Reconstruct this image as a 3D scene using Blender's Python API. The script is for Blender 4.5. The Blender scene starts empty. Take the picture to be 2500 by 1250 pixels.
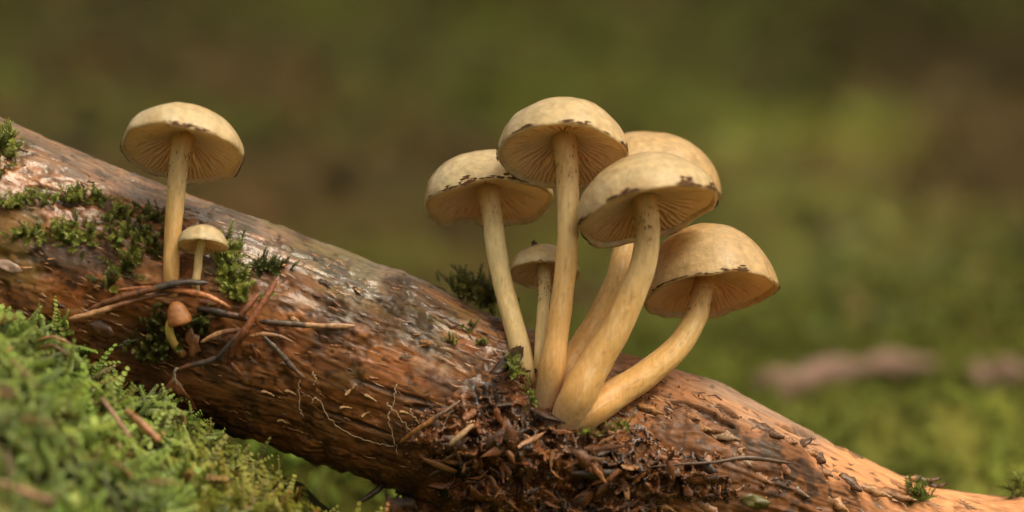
import bpy, math, random
import numpy as np
from mathutils import Vector, Matrix

random.seed(7)
RNG = np.random.default_rng(11)
S = 0.01                      # all modelling below is in centimetres
CAMD = 69.44                  # camera to focus plane, cm
scene = bpy.context.scene
COL = scene.collection

# ------------------------------------------------------------------ camera
cd = bpy.data.cameras.new('camera')
cam = bpy.data.objects.new('camera', cd)
COL.objects.link(cam)
cam.location = (0, -CAMD * S, 0)
cam.rotation_euler = (math.radians(90), 0, 0)
cd.lens = 100; cd.sensor_width = 36
cd.clip_start = 0.01; cd.clip_end = 200
cd.dof.use_dof = True
cd.dof.focus_distance = (CAMD - 0.4) * S
cd.dof.aperture_fstop = 5.2
scene.camera = cam

# ------------------------------------------------------------------ sky and sun
SUN_EL, SUN_AZ = math.radians(57), math.radians(50)   # azimuth: to the right of the camera's back
w = bpy.data.worlds.new('World'); scene.world = w
w.use_nodes = True
nt = w.node_tree; nt.nodes.clear()
sky = nt.nodes.new('ShaderNodeTexSky'); sky.sky_type = 'NISHITA'; sky.sun_disc = False
sky.sun_elevation = SUN_EL; sky.sun_rotation = math.pi - SUN_AZ
sky.dust_density = 6.0; sky.ozone_density = 0.4; sky.air_density = 1.0
hs = nt.nodes.new('ShaderNodeHueSaturation'); hs.inputs['Saturation'].default_value = 0.12
tint = nt.nodes.new('ShaderNodeMix'); tint.data_type = 'RGBA'; tint.blend_type = 'MULTIPLY'
tint.inputs['Factor'].default_value = 1.0
tint.inputs[7].default_value = (1.0, 0.89, 0.70, 1)     # hazy warm autumn daylight
bg = nt.nodes.new('ShaderNodeBackground'); bg.inputs['Strength'].default_value = 0.15
out = nt.nodes.new('ShaderNodeOutputWorld')
nt.links.new(sky.outputs[0], hs.inputs['Color']); nt.links.new(hs.outputs[0], tint.inputs[6])
nt.links.new(tint.outputs[2], bg.inputs['Color']); nt.links.new(bg.outputs[0], out.inputs[0])

sd = bpy.data.lights.new('sun', 'SUN'); sun = bpy.data.objects.new('sun', sd); COL.objects.link(sun)
sd.energy = 0.65; sd.angle = math.radians(22); sd.color = (1.0, 0.86, 0.66)
sdir = Vector((math.sin(SUN_AZ) * math.cos(SUN_EL), -math.cos(SUN_AZ) * math.cos(SUN_EL), math.sin(SUN_EL)))
sun.rotation_euler = sdir.to_track_quat('Z', 'Y').to_euler()
sun.location = sdir * 3

vs = scene.view_settings
vs.view_transform = 'Standard'; vs.look = 'None'; vs.gamma = 1; vs.use_curve_mapping = False
vs.exposure = 0.78
scene.cycles.use_denoising = True
scene.cycles.max_bounces = 6

# ------------------------------------------------------------------ numpy noise
def _h(ix, iy, iz, seed):
    n = (ix.astype(np.int64) * 374761393 + iy.astype(np.int64) * 668265263 + iz.astype(np.int64) * 2147483647 + seed * 1274126177) & 0xffffffff
    n = ((n ^ (n >> 13)) * 1274126177) & 0xffffffff
    n = ((n ^ (n >> 16)) * 2246822519) & 0xffffffff
    return ((n ^ (n >> 15)) & 0xffffff) / float(0xffffff)
def vn(x, y, z=0.0, seed=0):
    x, y, z = np.broadcast_arrays(np.asarray(x, float), np.asarray(y, float), np.asarray(z, float))
    ix, iy, iz = np.floor(x), np.floor(y), np.floor(z)
    fx, fy, fz = x - ix, y - iy, z - iz
    fx = fx * fx * (3 - 2 * fx); fy = fy * fy * (3 - 2 * fy); fz = fz * fz * (3 - 2 * fz)
    r = 0
    for a in (0, 1):
        for b in (0, 1):
            for c in (0, 1):
                r = r + _h(ix + a, iy + b, iz + c, seed) * (fx if a else 1 - fx) * (fy if b else 1 - fy) * (fz if c else 1 - fz)
    return r * 2 - 1
def fbm(x, y, z=0.0, seed=0, o=4, g=0.5):
    r, a, f = 0, 1.0, 1.0
    for k in range(o):
        r = r + a * vn(np.asarray(x) * f, np.asarray(y) * f, np.asarray(z) * f, seed + k * 17); a *= g; f *= 2.03
    return r
def ss(a, b, x):
    t = np.clip((x - a) / (b - a), 0, 1); return t * t * (3 - 2 * t)
def mixc(c, d, t):
    return c * (1 - t[..., None]) + np.asarray(d) * t[..., None]

# ------------------------------------------------------------------ mesh helpers
def at(px, py, Y=0.0):
    """point (cm) seen at photo pixel px,py at depth Y"""
    k = (CAMD + Y) / CAMD
    return np.stack(np.broadcast_arrays((np.asarray(px, float) - 1250) * 0.01 * k, np.asarray(Y, float), (625 - np.asarray(py, float)) * 0.01 * k), -1)

def mesh(name, V, F, mat, attrs=None, smooth=True):
    """V in cm, F int array (m,k) or a list of such arrays"""
    V = np.asarray(V, float) * S
    Fs = F if isinstance(F, list) else [F]
    Fs = [np.asarray(f, np.int32) for f in Fs if len(f)]
    me = bpy.data.meshes.new(name)
    me.vertices.add(len(V)); me.vertices.foreach_set('co', V.ravel())
    li = np.concatenate([f.ravel() for f in Fs])
    lt = np.concatenate([np.full(len(f), f.shape[1], np.int32) for f in Fs])
    ls = np.concatenate([[0], np.cumsum(lt)[:-1]]).astype(np.int32)
    me.loops.add(len(li)); me.loops.foreach_set('vertex_index', li)
    me.polygons.add(len(lt)); me.polygons.foreach_set('loop_start', ls)
    me.update(calc_edges=True); me.validate()
    if smooth: me.polygons.foreach_set('use_smooth', np.ones(len(me.polygons), bool))
    for k, a in (attrs or {}).items():
        a = np.asarray(a, float)
        if a.ndim == 1:
            at_ = me.attributes.new(k, 'FLOAT', 'POINT'); at_.data.foreach_set('value', a)
        else:
            at_ = me.attributes.new(k, 'FLOAT_COLOR', 'POINT')
            at_.data.foreach_set('color', np.concatenate([a, np.ones((len(a), 1))], 1).ravel())
    me.materials.append(mat)
    return me

def link(name, me, parent=None, loc=(0, 0, 0)):
    o = bpy.data.objects.new(name, me); COL.objects.link(o)
    o.location = [c * S for c in loc]
    if parent: o.parent = parent
    return o
def tag(o, label, cat, group=None, kind=None):
    o['label'] = label; o['category'] = cat
    if group: o['group'] = group
    if kind: o['kind'] = kind
    return o
def empty(name, loc, label, cat, group=None):
    o = bpy.data.objects.new(name, None); COL.objects.link(o)
    o.location = [c * S for c in loc]; o.empty_display_size = 0.01
    return tag(o, label, cat, group)
def grid_faces(n, m, wrap_m=False):
    i = np.arange(n - 1)[:, None]; j = np.arange(m if wrap_m else m - 1)[None, :]
    j2 = (j + 1) % m
    return np.stack([i * m + j, i * m + j2, (i + 1) * m + j2, (i + 1) * m + j], -1).reshape(-1, 4)
def spline(P, n):
    """Catmull-Rom through rows of P (any columns), n samples"""
    P = np.asarray(P, float); Q = np.vstack([2 * P[0] - P[1], P, 2 * P[-1] - P[-2]])
    t = np.linspace(0, len(P) - 1 - 1e-9, n); i = t.astype(int); f = (t - i)[:, None]
    a, b, c, d = Q[i], Q[i + 1], Q[i + 2], Q[i + 3]
    return 0.5 * (2 * b + (c - a) * f + (2 * a - 5 * b + 4 * c - d) * f ** 2 + (3 * b - a - 3 * c + d) * f ** 3)
def tube(P, R, m=12, rough=0.0, seed=0, squash=1.0, close=True):
    """verts, faces, (v along, angle) for a tube along P (n,3) radii R"""
    P = np.asarray(P, float); n = len(P); R = np.broadcast_to(R, n)
    T = np.gradient(P, axis=0); T /= np.linalg.norm(T, axis=1, keepdims=True) + 1e-12
    ref = np.array([0, -1.0, 0.05]); A = np.cross(T, ref); A /= np.linalg.norm(A, axis=1, keepdims=True) + 1e-9
    B = np.cross(T, A)
    th = np.linspace(0, 2 * np.pi, m, endpoint=False)
    r = R[:, None] * np.ones(m)
    if rough:
        s = np.concatenate([[0], np.cumsum(np.linalg.norm(np.diff(P, axis=0), axis=1))])
        r = r * (1 + rough * fbm(np.cos(th)[None] * 1.3 + 5, np.sin(th)[None] * 1.3, (s[:, None] / (R.mean() + 1e-9)) * .45, seed, 3))
    V = P[:, None] + r[..., None] * (np.cos(th)[None, :, None] * A[:, None] + squash * np.sin(th)[None, :, None] * B[:, None])
    V = V.reshape(-1, 3); F = [grid_faces(n, m, True)]
    if close:
        V = np.vstack([V, P[0] - T[0] * R[0] * .3, P[-1] + T[-1] * R[-1] * .3]); a, b = len(V) - 2, len(V) - 1
        j = np.arange(m); j2 = (j + 1) % m
        F.append(np.stack([np.full(m, a), j2, j], 1)); F.append(np.stack([np.full(m, b), (n - 1) * m + j, (n - 1) * m + j2], 1))
    u = np.repeat(np.linspace(0, 1, n), m); ang = np.tile(th, n)
    if close: u = np.append(u, [0, 1]); ang = np.append(ang, [0, 0])
    return V, F, u, ang

# ------------------------------------------------------------------ materials
def material(name, attr=None, color=(.5, .5, .5), rough=0.5, spec=0.5, sss=0.0, sss_r=(1, .5, .25), coat=0.0, coat_rough=.1,
             bumps=(), var=0.0, var_scale=8.0, rough_attr=None, coat_attr=None, coat_bump=None, rough_var=0.0, rough_scale=6.0, trans=0.0, grain=None):
    m = bpy.data.materials.new(name); m.use_nodes = True
    t = m.node_tree; N = t.nodes; L = t.links; bs = N['Principled BSDF']
    tc = N.new('ShaderNodeTexCoord'); mp = N.new('ShaderNodeMapping'); mp.inputs['Scale'].default_value = (100, 100, 100)
    L.new(tc.outputs['Object'], mp.inputs[0]); co = mp.outputs[0]
    def noise(scale, detail=4, stretch=None, rg=.55):
        n = N.new('ShaderNodeTexNoise'); n.inputs['Scale'].default_value = scale; n.inputs['Detail'].default_value = detail
        n.inputs['Roughness'].default_value = rg
        c = co
        if stretch:
            q = N.new('ShaderNodeMapping'); q.vector_type = 'TEXTURE'
            q.inputs['Rotation'].default_value = stretch[0]; q.inputs['Scale'].default_value = stretch[1]
            L.new(co, q.inputs[0]); c = q.outputs[0]
        L.new(c, n.inputs['Vector']); return n.outputs[0]
    if attr:
        a = N.new('ShaderNodeAttribute'); a.attribute_name = attr; c = a.outputs['Color']
    else:
        a = N.new('ShaderNodeRGB'); a.outputs[0].default_value = (*color, 1); c = a.outputs[0]
    if var:
        mr = N.new('ShaderNodeMapRange'); mr.inputs['From Min'].default_value = .3; mr.inputs['From Max'].default_value = .7
        mr.inputs['To Min'].default_value = 1 - var; mr.inputs['To Max'].default_value = 1 + var
        L.new(noise(var_scale, 5, grain), mr.inputs[0])
        v = N.new('ShaderNodeVectorMath'); v.operation = 'SCALE'; L.new(c, v.inputs[0]); L.new(mr.outputs[0], v.inputs['Scale']); c = v.outputs[0]
    L.new(c, bs.inputs['Base Color'])
    bs.inputs['Roughness'].default_value = rough; bs.inputs['Specular IOR Level'].default_value = spec
    rs = None
    if rough_attr:
        ra = N.new('ShaderNodeAttribute'); ra.attribute_name = rough_attr; rs = ra.outputs['Fac']
    if rough_var:
        mr = N.new('ShaderNodeMapRange'); mr.inputs['From Min'].default_value = .35; mr.inputs['From Max'].default_value = .65
        mr.inputs['To Min'].default_value = -rough_var; mr.inputs['To Max'].default_value = rough_var
        L.new(noise(rough_scale, 4), mr.inputs[0])
        ad = N.new('ShaderNodeMath'); ad.operation = 'ADD'; ad.use_clamp = True
        ad.inputs[1].default_value = rough
        if rs: L.new(rs, ad.inputs[1])
        L.new(mr.outputs[0], ad.inputs[0]); rs = ad.outputs[0]
    if rs: L.new(rs, bs.inputs['Roughness'])
    if sss:
        bs.inputs['Subsurface Weight'].default_value = sss; bs.inputs['Subsurface Radius'].default_value = sss_r
        bs.inputs['Subsurface Scale'].default_value = 0.0018
    if coat:
        bs.inputs['Coat Weight'].default_value = coat; bs.inputs['Coat Roughness'].default_value = coat_rough
    nrm = None
    for sc, strength, stretch in bumps:
        b = N.new('ShaderNodeBump'); b.inputs['Strength'].default_value = strength; b.inputs['Distance'].default_value = 0.003 / sc
        L.new(noise(sc, 4, stretch), b.inputs['Height'])
        if nrm: L.new(nrm, b.inputs['Normal'])
        nrm = b.outputs[0]
    if nrm:
        L.new(nrm, bs.inputs['Normal'])
        if coat: L.new(nrm, bs.inputs['Coat Normal'])
    if coat_attr:
        ca = N.new('ShaderNodeAttribute'); ca.attribute_name = coat_attr; L.new(ca.outputs['Fac'], bs.inputs['Coat Weight'])
        bs.inputs['Coat Roughness'].default_value = coat_rough; cn_ = None
        for sc, strength, stretch in coat_bump:
            b = N.new('ShaderNodeBump'); b.inputs['Strength'].default_value = strength; b.inputs['Distance'].default_value = 0.003 / sc
            L.new(noise(sc, 3, stretch), b.inputs['Height'])
            if cn_: L.new(cn_, b.inputs['Normal'])
            cn_ = b.outputs[0]
        L.new(cn_, bs.inputs['Coat Normal'])
    if trans:
        ou = N['Material Output']; tl = N.new('ShaderNodeBsdfTranslucent'); mx = N.new('ShaderNodeMixShader'); mx.inputs[0].default_value = trans
        L.new(c, tl.inputs[0]); L.new(bs.outputs[0], mx.inputs[1]); L.new(tl.outputs[0], mx.inputs[2]); L.new(mx.outputs[0], ou.inputs[0])
    return m

LOGSLOPE = math.radians(24.5)
GR = ((0, LOGSLOPE, 0), (9.0, 1.0, 1.0))       # grain: stretched along the log
M_log = material('wet_rotting_wood', 'col', rough_attr='rgh', rough_var=.14, rough_scale=9, var=.38, var_scale=9, grain=GR, spec=.25, coat_attr='wet', coat_rough=.12, coat_bump=((7, .7, ((0, LOGSLOPE, 0), (1.8, 1, 1))), (18, .7, None)),
                 bumps=((6, .10, GR), (16, .5, None), (40, .6, None)))
M_cap = material('mushroom_cap_skin', 'col', rough=.5, spec=.4, sss=.25, trans=.42, coat=.6, coat_rough=.10, var=.20, var_scale=5, rough_var=.18, rough_scale=5,
                 bumps=((5, .5, None), (9, .6, ((0, .35, 0), (3, 1, 1))), (26, .9, None)))
M_gill = material('mushroom_gills', 'col', rough=.7, spec=.2, sss=.4, trans=.42, var=.06, var_scale=9)
M_stem = material('mushroom_stem_flesh', 'col', rough=.55, spec=.35, sss=.2, var=.12, var_scale=9, grain=((0, 0, 0), (1, 1, 6)), rough_var=.15,
                  bumps=((9, .8, ((0, 0, 0), (1, 1, 7))), (30, .7, None)))
M_veil = material('dark_veil_remnant', None, (.075, .036, .016), rough=.8, spec=.15, var=.4, var_scale=20)
M_moss = material('moss_leaf', 'col', rough=.36, spec=.35, trans=.30)
M_slope = material('slope_moss_leaf', 'col', rough=.7, spec=.08, trans=.3)
M_mossdry = material('spiky_moss_leaf', 'col', rough=.4, spec=.45, trans=.25)
M_ground = material('forest_floor', 'col', rough=.9, spec=.03, var=.3, var_scale=3, bumps=((4, .8, None), (12, .8, None)))
M_rot = material('rotten_wood_crumb', 'col', rough=.30, spec=.5, var=.5, var_scale=14, rough_var=.2, rough_scale=14, bumps=((16, .8, None), (50, .5, None)))
M_needle = material('wet_needle', 'col', rough=.42, spec=.4, coat=.15, coat_rough=.2, var=.4, var_scale=12, bumps=((14, .3, None),))
M_thread = material('mycelium_thread', None, (.36, .26, .16), rough=.6, var=.25, var_scale=12)
M_leaf = material('dead_leaf', 'col', rough=.4, spec=.5, var=.35, var_scale=8, trans=.12, bumps=((10, .5, None),))
M_branch = material('old_branch_bark', None, (.15, .088, .062), rough=.8, var=.3, var_scale=3, bumps=((6, .6, None),))

# ------------------------------------------------------------------ the log as a surface: x and z of its outline, round section
YC = 1.2
_kx = np.array([-1700, -900, -300, 0, 200, 400, 700, 1000, 1210, 1400, 1600, 1750, 1900, 2000, 2150, 2250, 2400, 2600, 2900, 3300.])
_kt = np.array([-330, -40, 180, 292, 375, 452, 557, 668, 772, 836, 880, 932, 1008, 1062, 1140, 1180, 1203, 1222, 1262, 1330.])
_kb = np.array([420, 640, 850, 945, 985, 1020, 1098, 1208, 1300, 1365, 1410, 1435, 1455, 1470, 1485, 1490, 1500, 1520, 1540, 1560.])
KK = (CAMD + YC) / CAMD
_X = (_kx - 1250) * .01 * KK; _T = (625 - _kt) * .01 * KK; _B = (625 - _kb) * .01 * KK
_xs = np.linspace(_X[0], _X[-1], 1500)
def _smooth(v, k=21):
    ker = np.hanning(k); ker /= ker.sum(); return np.convolve(np.pad(v, k // 2, mode='edge'), ker, 'valid')
_ts = _smooth(np.interp(_xs, _X, _T)); _bs = _smooth(np.interp(_xs, _X, _B))
def log_c(x): return (np.interp(x, _xs, _ts) + np.interp(x, _xs, _bs)) / 2
def log_h(x): return (np.interp(x, _xs, _ts) - np.interp(x, _xs, _bs)) / 2
def log_y(x): return log_h(x) * .88
def log_front(px, py):
    """depth of the undisplaced log's front face behind that photo pixel"""
    Y = np.full(np.broadcast(px, py).shape, -1.0)
    for _ in range(8):
        P = at(px, py, Y); q = np.clip((P[..., 2] - log_c(P[..., 0])) / log_h(P[..., 0]), -.999, .999)
        Y = YC - log_y(P[..., 0]) * np.sqrt(1 - q * q)
    return Y
def onlog(px, py, off=0.0):
    """point on the log's front (off cm towards the camera)"""
    return at(px, py, log_front(px, py) - off)
def px_of(P):
    k = CAMD / (CAMD + P[..., 1]); return P[..., 0] * k * 100 + 1250, 625 - P[..., 2] * k * 100
def seg(px, py, a, b):
    ax, ay = a; bx, by = b; dx, dy = bx - ax, by - ay
    t = np.clip(((px - ax) * dx + (py - ay) * dy) / (dx * dx + dy * dy), 0, 1)
    return np.hypot(px - ax - t * dx, py - ay - t * dy), t

# ------------------------------------------------------------------ ground
def bank_line(x):
    bx = (np.array([-900, -300, 0, 180, 280, 400, 560, 700, 800, 900, 1100]) - 1250) * .01
    bz = (625 - np.array([520, 640, 725, 825, 958, 1065, 1130, 1180, 1240, 1320, 1450])) * .01
    return np.interp(x, bx, bz)
def ground_z(x, y):
    x, y = np.broadcast_arrays(np.asarray(x, float), np.asarray(y, float))
    yy = np.clip(y, 0, 250); base = -9.3 + .115 * yy + .0008 * yy ** 2 + .35 * np.clip(y - 250, 0, 600) + .06 * np.minimum(y, 0)
    base = base + 0.5 * fbm(x / 5, y / 5, 0, 3, 3) * ss(2, 8, np.abs(y - 1)) + 2.4 * fbm(x / 26, y / 26, 0, 9, 3) * ss(6, 40, np.abs(y)) + 9 * fbm(x / 130, y / 130, 0, 12, 2) * ss(60, 250, np.abs(y))
    for (mx, my, h, r) in ((14, 20, 1.8, 2.3), (10.6, 19, 1.2, 2.0), (17.6, 22, 1.5, 2.4), (12.3, 16, .8, 1.6), (16, 15, .9, 1.8), (-4.5, 13, 2.2, 3.6), (-1.5, 16, 1.2, 3), (-7.5, 15, 1.8, 3.5)):
        base = base + h * np.exp(-((x - mx) ** 2 + (y - my) ** 2) / r ** 2)
    bank = bank_line(x) + np.where(y < -1.8, .42 * (y + 1.8), 0) + .85 * fbm(x / 2.1, y / 2.1, 0, 21, 3)
    wgt = ss(-4.6, -6.2, x) * 0 + (1 - ss(1.2, 3.6, y)) * ss(-40, -18, y)
    bank = bank * wgt + (-30) * (1 - wgt)
    bank = np.where(wgt > .98, bank, base + (bank_line(x) + np.where(y < -1.8, .42 * (y + 1.8), 0) - base) * wgt)
    k = .5   # smooth max
    d = np.clip(.5 + .5 * (bank - base) / k, 0, 1)
    return base * (1 - d) + bank * d + k * d * (1 - d)

def axis(lo, hi, fine_lo, fine_hi, step, grow=1.10):
    a = list(np.arange(fine_lo, fine_hi + 1e-6, step)); s = step
    while a[-1] < hi: s *= grow; a.append(a[-1] + s)
    s = step; b = []
    c = fine_lo
    while c > lo: s *= grow; c -= s; b.append(c)
    return np.array(b[::-1] + a)
gx = axis(-3000, 3000, -20, 20, .4); gy = axis(-900, 3000, -14, 40, .4, 1.06)
GX, GY = np.meshgrid(gx, gy, indexing='ij'); GZ = ground_z(GX, GY)
def ray_ground(px, py):
    """where the sight line of a photo pixel meets the hillside behind the log"""
    for Y in np.arange(6, 900, .5):
        P = at(px, py, Y)
        if P[2] < float(ground_z(P[0], Y)): return P
    return at(px, py, 400)
gc = np.zeros(GX.shape + (3,)); gc[:] = (.055, .055, .010)
n1 = fbm(GX / 14, GY / 22, 0, 31, 4); n2 = fbm(GX / 40, GY / 60, 0, 33, 3)
gc = mixc(gc, (.058, .038, .013), ss(.0, .55, n1)); gc = mixc(gc, (.078, .092, .012), ss(.1, .6, -n1 + .2 * n2))
GREEN, LIGHT, BROWN, DARK, MID, OLIVE = (.085, .095, .014), (.22, .21, .045), (.065, .045, .017), (.024, .018, .007), (.105, .108, .026), (.050, .044, .014)  # darkest tone: forest shade painted in as litter colour
for (px, py, rx, ry, c, k) in ((300, 60, 500, 160, OLIVE, .9), (900, 50, 170, 90, GREEN, .35), (1040, 15, 90, 50, DARK, .7), (120, 260, 300, 150, OLIVE, .8),
                              (760, 300, 300, 150, BROWN, .45), (1120, 130, 350, 140, OLIVE, .9), (1700, 60, 400, 140, OLIVE, .8), (2250, 90, 420, 210, DARK, .85), (1850, 215, 180, 80, DARK, .8),
                              (2380, 260, 230, 110, BROWN, .8), (1930, 345, 280, 75, LIGHT, .55), (1620, 290, 160, 60, GREEN, .5), (1950, 480, 280, 90, MID, .8), (2300, 430, 250, 80, BROWN, .5), (2050, 650, 420, 130, MID, .9),
                              (2420, 580, 160, 70, MID, .6), (1000, 460, 220, 70, OLIVE, .7), (870, 520, 150, 60, BROWN, .6), (1050, 590, 140, 40, BROWN, .5), (950, 620, 200, 40, GREEN, .5), (2300, 790, 300, 60, BROWN, .35),
                              (2000, 850, 300, 45, MID, .8), (2050, 985, 240, 26, BROWN, .7), (1450, 660, 150, 60, GREEN, .7), (1850, 760, 150, 70, GREEN, .6),
                              (2200, 1090, 400, 110, MID, .9), (2330, 1000, 60, 40, LIGHT, .9), (2150, 1060, 60, 40, LIGHT, .6)):
    P = ray_ground(px, py); Pu = ray_ground(px, max(py - ry, 0) if py > ry else py - ry); k_ = (CAMD + P[1]) / CAMD * .01
    sy = max(abs(Pu[1] - P[1]), 2.0); sx = rx * k_
    g = np.exp(-((GX - P[0]) / sx) ** 2 * 1.2 - ((GY - P[1]) / sy) ** 2 * 1.2)
    gc = mixc(gc, c, np.clip(g * k * (1 + .25 * n1), 0, 1))
bankmask = ss(-3.0, -5, GX) * (1 - ss(5, 9, GY)) * ss(-30, -15, GY)
gc = mixc(gc * (.70 - .22 * ss(70, 160, GY))[..., None], (.030, .028, .010), bankmask)  # farther ground darkened: shade of the deeper forest painted into the colour
GC = gc
ground = link('ground', mesh('ground', np.stack([GX, GY, GZ], -1).reshape(-1, 3), grid_faces(len(gx), len(gy)), M_ground, {'col': gc.reshape(-1, 3)}))
ground['kind'] = 'structure'

# ------------------------------------------------------------------ log
LB = np.array([at(700, 830, YC)[0], YC, at(700, 1098, YC)[2]])
log = empty('fallen_log', LB, 'wet brown rotting fallen log, barkless, sloping down across the moss', 'log')
lx = np.concatenate([np.arange(_X[0], -15, .25), np.arange(-15, 14.6, .042), np.arange(14.6, _X[-1], .25)])
th = np.concatenate([np.linspace(math.radians(-100), math.radians(100), 250), np.linspace(math.radians(100), math.radians(260), 44)[1:-1]])   # 0 = towards the camera
LX, TH = np.meshgrid(lx, th, indexing='ij')
hz, hy, cz = log_h(LX), log_y(LX), log_c(LX)
LY = YC - hy * np.cos(TH); LZ = cz + hz * np.sin(TH)
PX, PY = px_of(np.stack([LX, LY, LZ], -1))
front = ss(-.2, .15, np.cos(TH))
al = LX / math.cos(LOGSLOPE)                     # along the grain
ac = TH * hz                                      # round the log
wob = .14 * fbm(al / 3, ac / 1.5, 0, 40, 3)
grain1 = fbm(al / 5.0, (ac + wob) * 2.2, 0, 41, 4)
grain2 = fbm(al / 1.6, (ac + wob) * 6.0, 0, 45, 3)
lump = fbm(LX / 2.2, LY / 2.2, LZ / 2.2, 47, 4)
pits = fbm(LX * 2.4, LY * 2.4, LZ * 2.4, 51, 3)
fib = fbm(al / .8, (ac + wob) * 11, 0, 53, 2)
low = ss(-.5, -1.0, np.sin(TH))                    # ragged underside
# brown rot layer over pale heartwood at the broken end
edge = 60 * fbm(LX * .9, LZ * .9, 0, 57, 4)
# line from (1790,990) to (2330,1260): above it pale wood
dline = ((PX - 1750) * .57 - (PY - 1008)) + edge * .6       # >0 above
pale = ss(-10, 35, dline) * ss(1690, 1860, PX + edge) * front
palesoft = ss(1420, 1640, PX + edge * 1.5) * ss(-150, -30, dline) * front
rot = (1 - ss(-25, 20, dline)) * ss(1560, 1800, PX + edge) * front
crk = ss(.90, .985, 1 - np.abs(fbm(al / 4.5, (ac + wob) * 2.6, 0, 87, 3))) * ss(-.1, .4, fbm(LX / 1.5, LY / 1.5, LZ / 1.5, 88, 2))
chip = ss(.12, .2, fbm(al * .55, (ac + wob) * 1.6, 0, 89, 4))
disp = .09 * lump + .014 * grain1 + .008 * grain2 + .008 * fib - .11 * np.maximum(pits - .2, 0) - .03 * crk - .03 * chip + .012 * fbm(LX * 7, LY * 7, LZ * 7, 90, 2)
disp += low * (.12 * fbm(LX * 1.6, LY * 1.2, LZ * 1.6, 61, 4) + .05 * pits)
disp += rot * (.10 + .09 * pits + .02 * fib) - pale * .05
disp *= 1 - .6 * pale
slits = ((1895, 1035, 1985, 1072, 13, .26), (1935, 1040, 2010, 1070, 6, .2), (2030, 1082, 2062, 1098, 8, .18), (2068, 1100, 2105, 1118, 7, .16), (1750, 990, 1800, 1018, 12, .18),
         (1700, 1000, 1790, 1050, 14, .18), (1640, 985, 1700, 1002, 9, .12), (330, 700, 470, 720, 16, .12), (90, 470, 190, 500, 12, .10), (60, 455, 150, 470, 8, .08),
         (1720, 1060, 1800, 1085, 10, .14), (1500, 900, 1580, 915, 7, .07), (880, 930, 1060, 985, 10, .06), (800, 1010, 950, 1060, 9, .07), (560, 930, 700, 970, 9, .05), (2130, 1190, 2250, 1215, 9, .12), (990, 990, 1080, 1010, 12, .09))
slitm = np.zeros_like(disp)
for (x0, y0, x1, y1, wd, dp) in slits:
    d, t = seg(PX, PY, (x0, y0), (x1, y1)); ww = wd * (.35 + .65 * np.sin(np.pi * np.clip(t, .02, .98))) * (1 + .5 * grain2)
    s_ = (1 - ss(ww * .35, ww, d)) * front; disp -= dp * s_; slitm = np.maximum(slitm, s_)
# hollow where the button grows and under the needles
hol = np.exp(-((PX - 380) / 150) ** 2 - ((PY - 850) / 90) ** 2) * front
disp -= .45 * hol * (1 + .5 * lump)
nrm = np.stack([0 * LX, -np.cos(TH) / hy, np.sin(TH) / hz], -1); nrm /= np.linalg.norm(nrm, axis=-1, keepdims=True)
LP = np.stack([LX, LY, LZ], -1) + nrm * disp[..., None]
# colour of the wood
lc = np.zeros(LX.shape + (3,)); lc[:] = (.20, .066, .015)
lc = mixc(lc, (.085, .034, .011), ss(-.1, .7, lump + .5 * grain1)); lc = mixc(lc, (.25, .10, .028), chip * .6)
lc = mixc(lc, (.27, .10, .026), ss(.15, .75, grain1 - .4 * lump))
lc = mixc(lc, (.26, .13, .045), ss(.35, .9, grain2) * .5); lc = mixc(lc, (.045, .019, .007), crk * .5); lc = mixc(lc, (.040, .018, .008), ss(.25, .6, pits) * .6)
topm = ss(.62, .93, np.sin(TH)) * ss(-.6, .2, np.cos(TH))
lc = mixc(lc, (.14, .105, .075), topm * (.55 + .35 * fbm(al / 2, ac * 1.5, 0, 63, 3)))          # grey weathered ridge
lc = mixc(lc, (.020, .013, .008), ss(.15, .5, fbm(al / 1.1, ac * 2.2, 0, 65, 4)) * ss(.35, .8, np.sin(TH)) * .6)   # black film
lc = mixc(lc, (.085, .075, .016), ss(.2, .7, fbm(LX / 2, LY / 2, LZ / 2, 67, 3)) * .5 * (1 - palesoft))               # olive algae
lc = mixc(lc, (.030, .015, .007), (ss(.25, .7, fbm(LX * .7, LY * .7, LZ * .7, 71, 4)) * .8) * (1 - palesoft))         # dark rot stains
lc = mixc(lc, (.065, .034, .011), ss(.1, -.75, np.sin(TH)) * .4 * (1 - palesoft))                                    # darker down the lower flank
lc = mixc(lc, (.05, .027, .012), np.exp(-((PX - 950) / 260) ** 2 - ((PY - (PX - 950) * .45 - 800) / 34) ** 2) * .8)
lc = mixc(lc, (.27, .10, .032), np.exp(-((PX - 960) / 60) ** 2 - ((PY - 1010) / 22) ** 2) * .8)
lc = mixc(lc, (.22, .10, .03), np.exp(-((PX - 350) / 60) ** 2 - ((PY - 670) / 30) ** 2) * .8)
orange = np.array((.42, .20, .075)); 
lc = mixc(lc, (.33, .145, .062), palesoft * .75)
lc = mixc(lc, (.47, .215, .092), pale)
lc = mixc(lc, (.46, .19, .075), pale * ss(.1, .8, grain1) * .6)
lc = mixc(lc, (.24, .16, .11), ss(.66, .9, np.sin(TH) + .1 * grain1) * ss(1650, 1750, PX) * (1 - ss(1980, 2080, PX)) * .85)
lc = mixc(lc, (.13, .050, .016), rot * .85); lc = mixc(lc, (.30, .125, .04), rot * ss(.1, .7, grain1) * .7); lc = mixc(lc, (.022, .012, .006), rot * ss(.15, .5, pits) * .8)
lc = mixc(lc, (.028, .015, .008), slitm * .8 * (1 - .4 * pale))
lc = mixc(lc, (.42, .27, .17), np.exp(-((PX - 1065) / 38) ** 2 - ((PY - 893) / 26) ** 2) * ss(-.2, .5, fbm(LX * 3, LZ * 3, 0, 73, 3)) * .8)   # mottled pale patch
lc = mixc(lc, (.03, .016, .008), ss(.2, .8, hol) * .7)  # shadow inside the hollow painted into the wood colour
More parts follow.
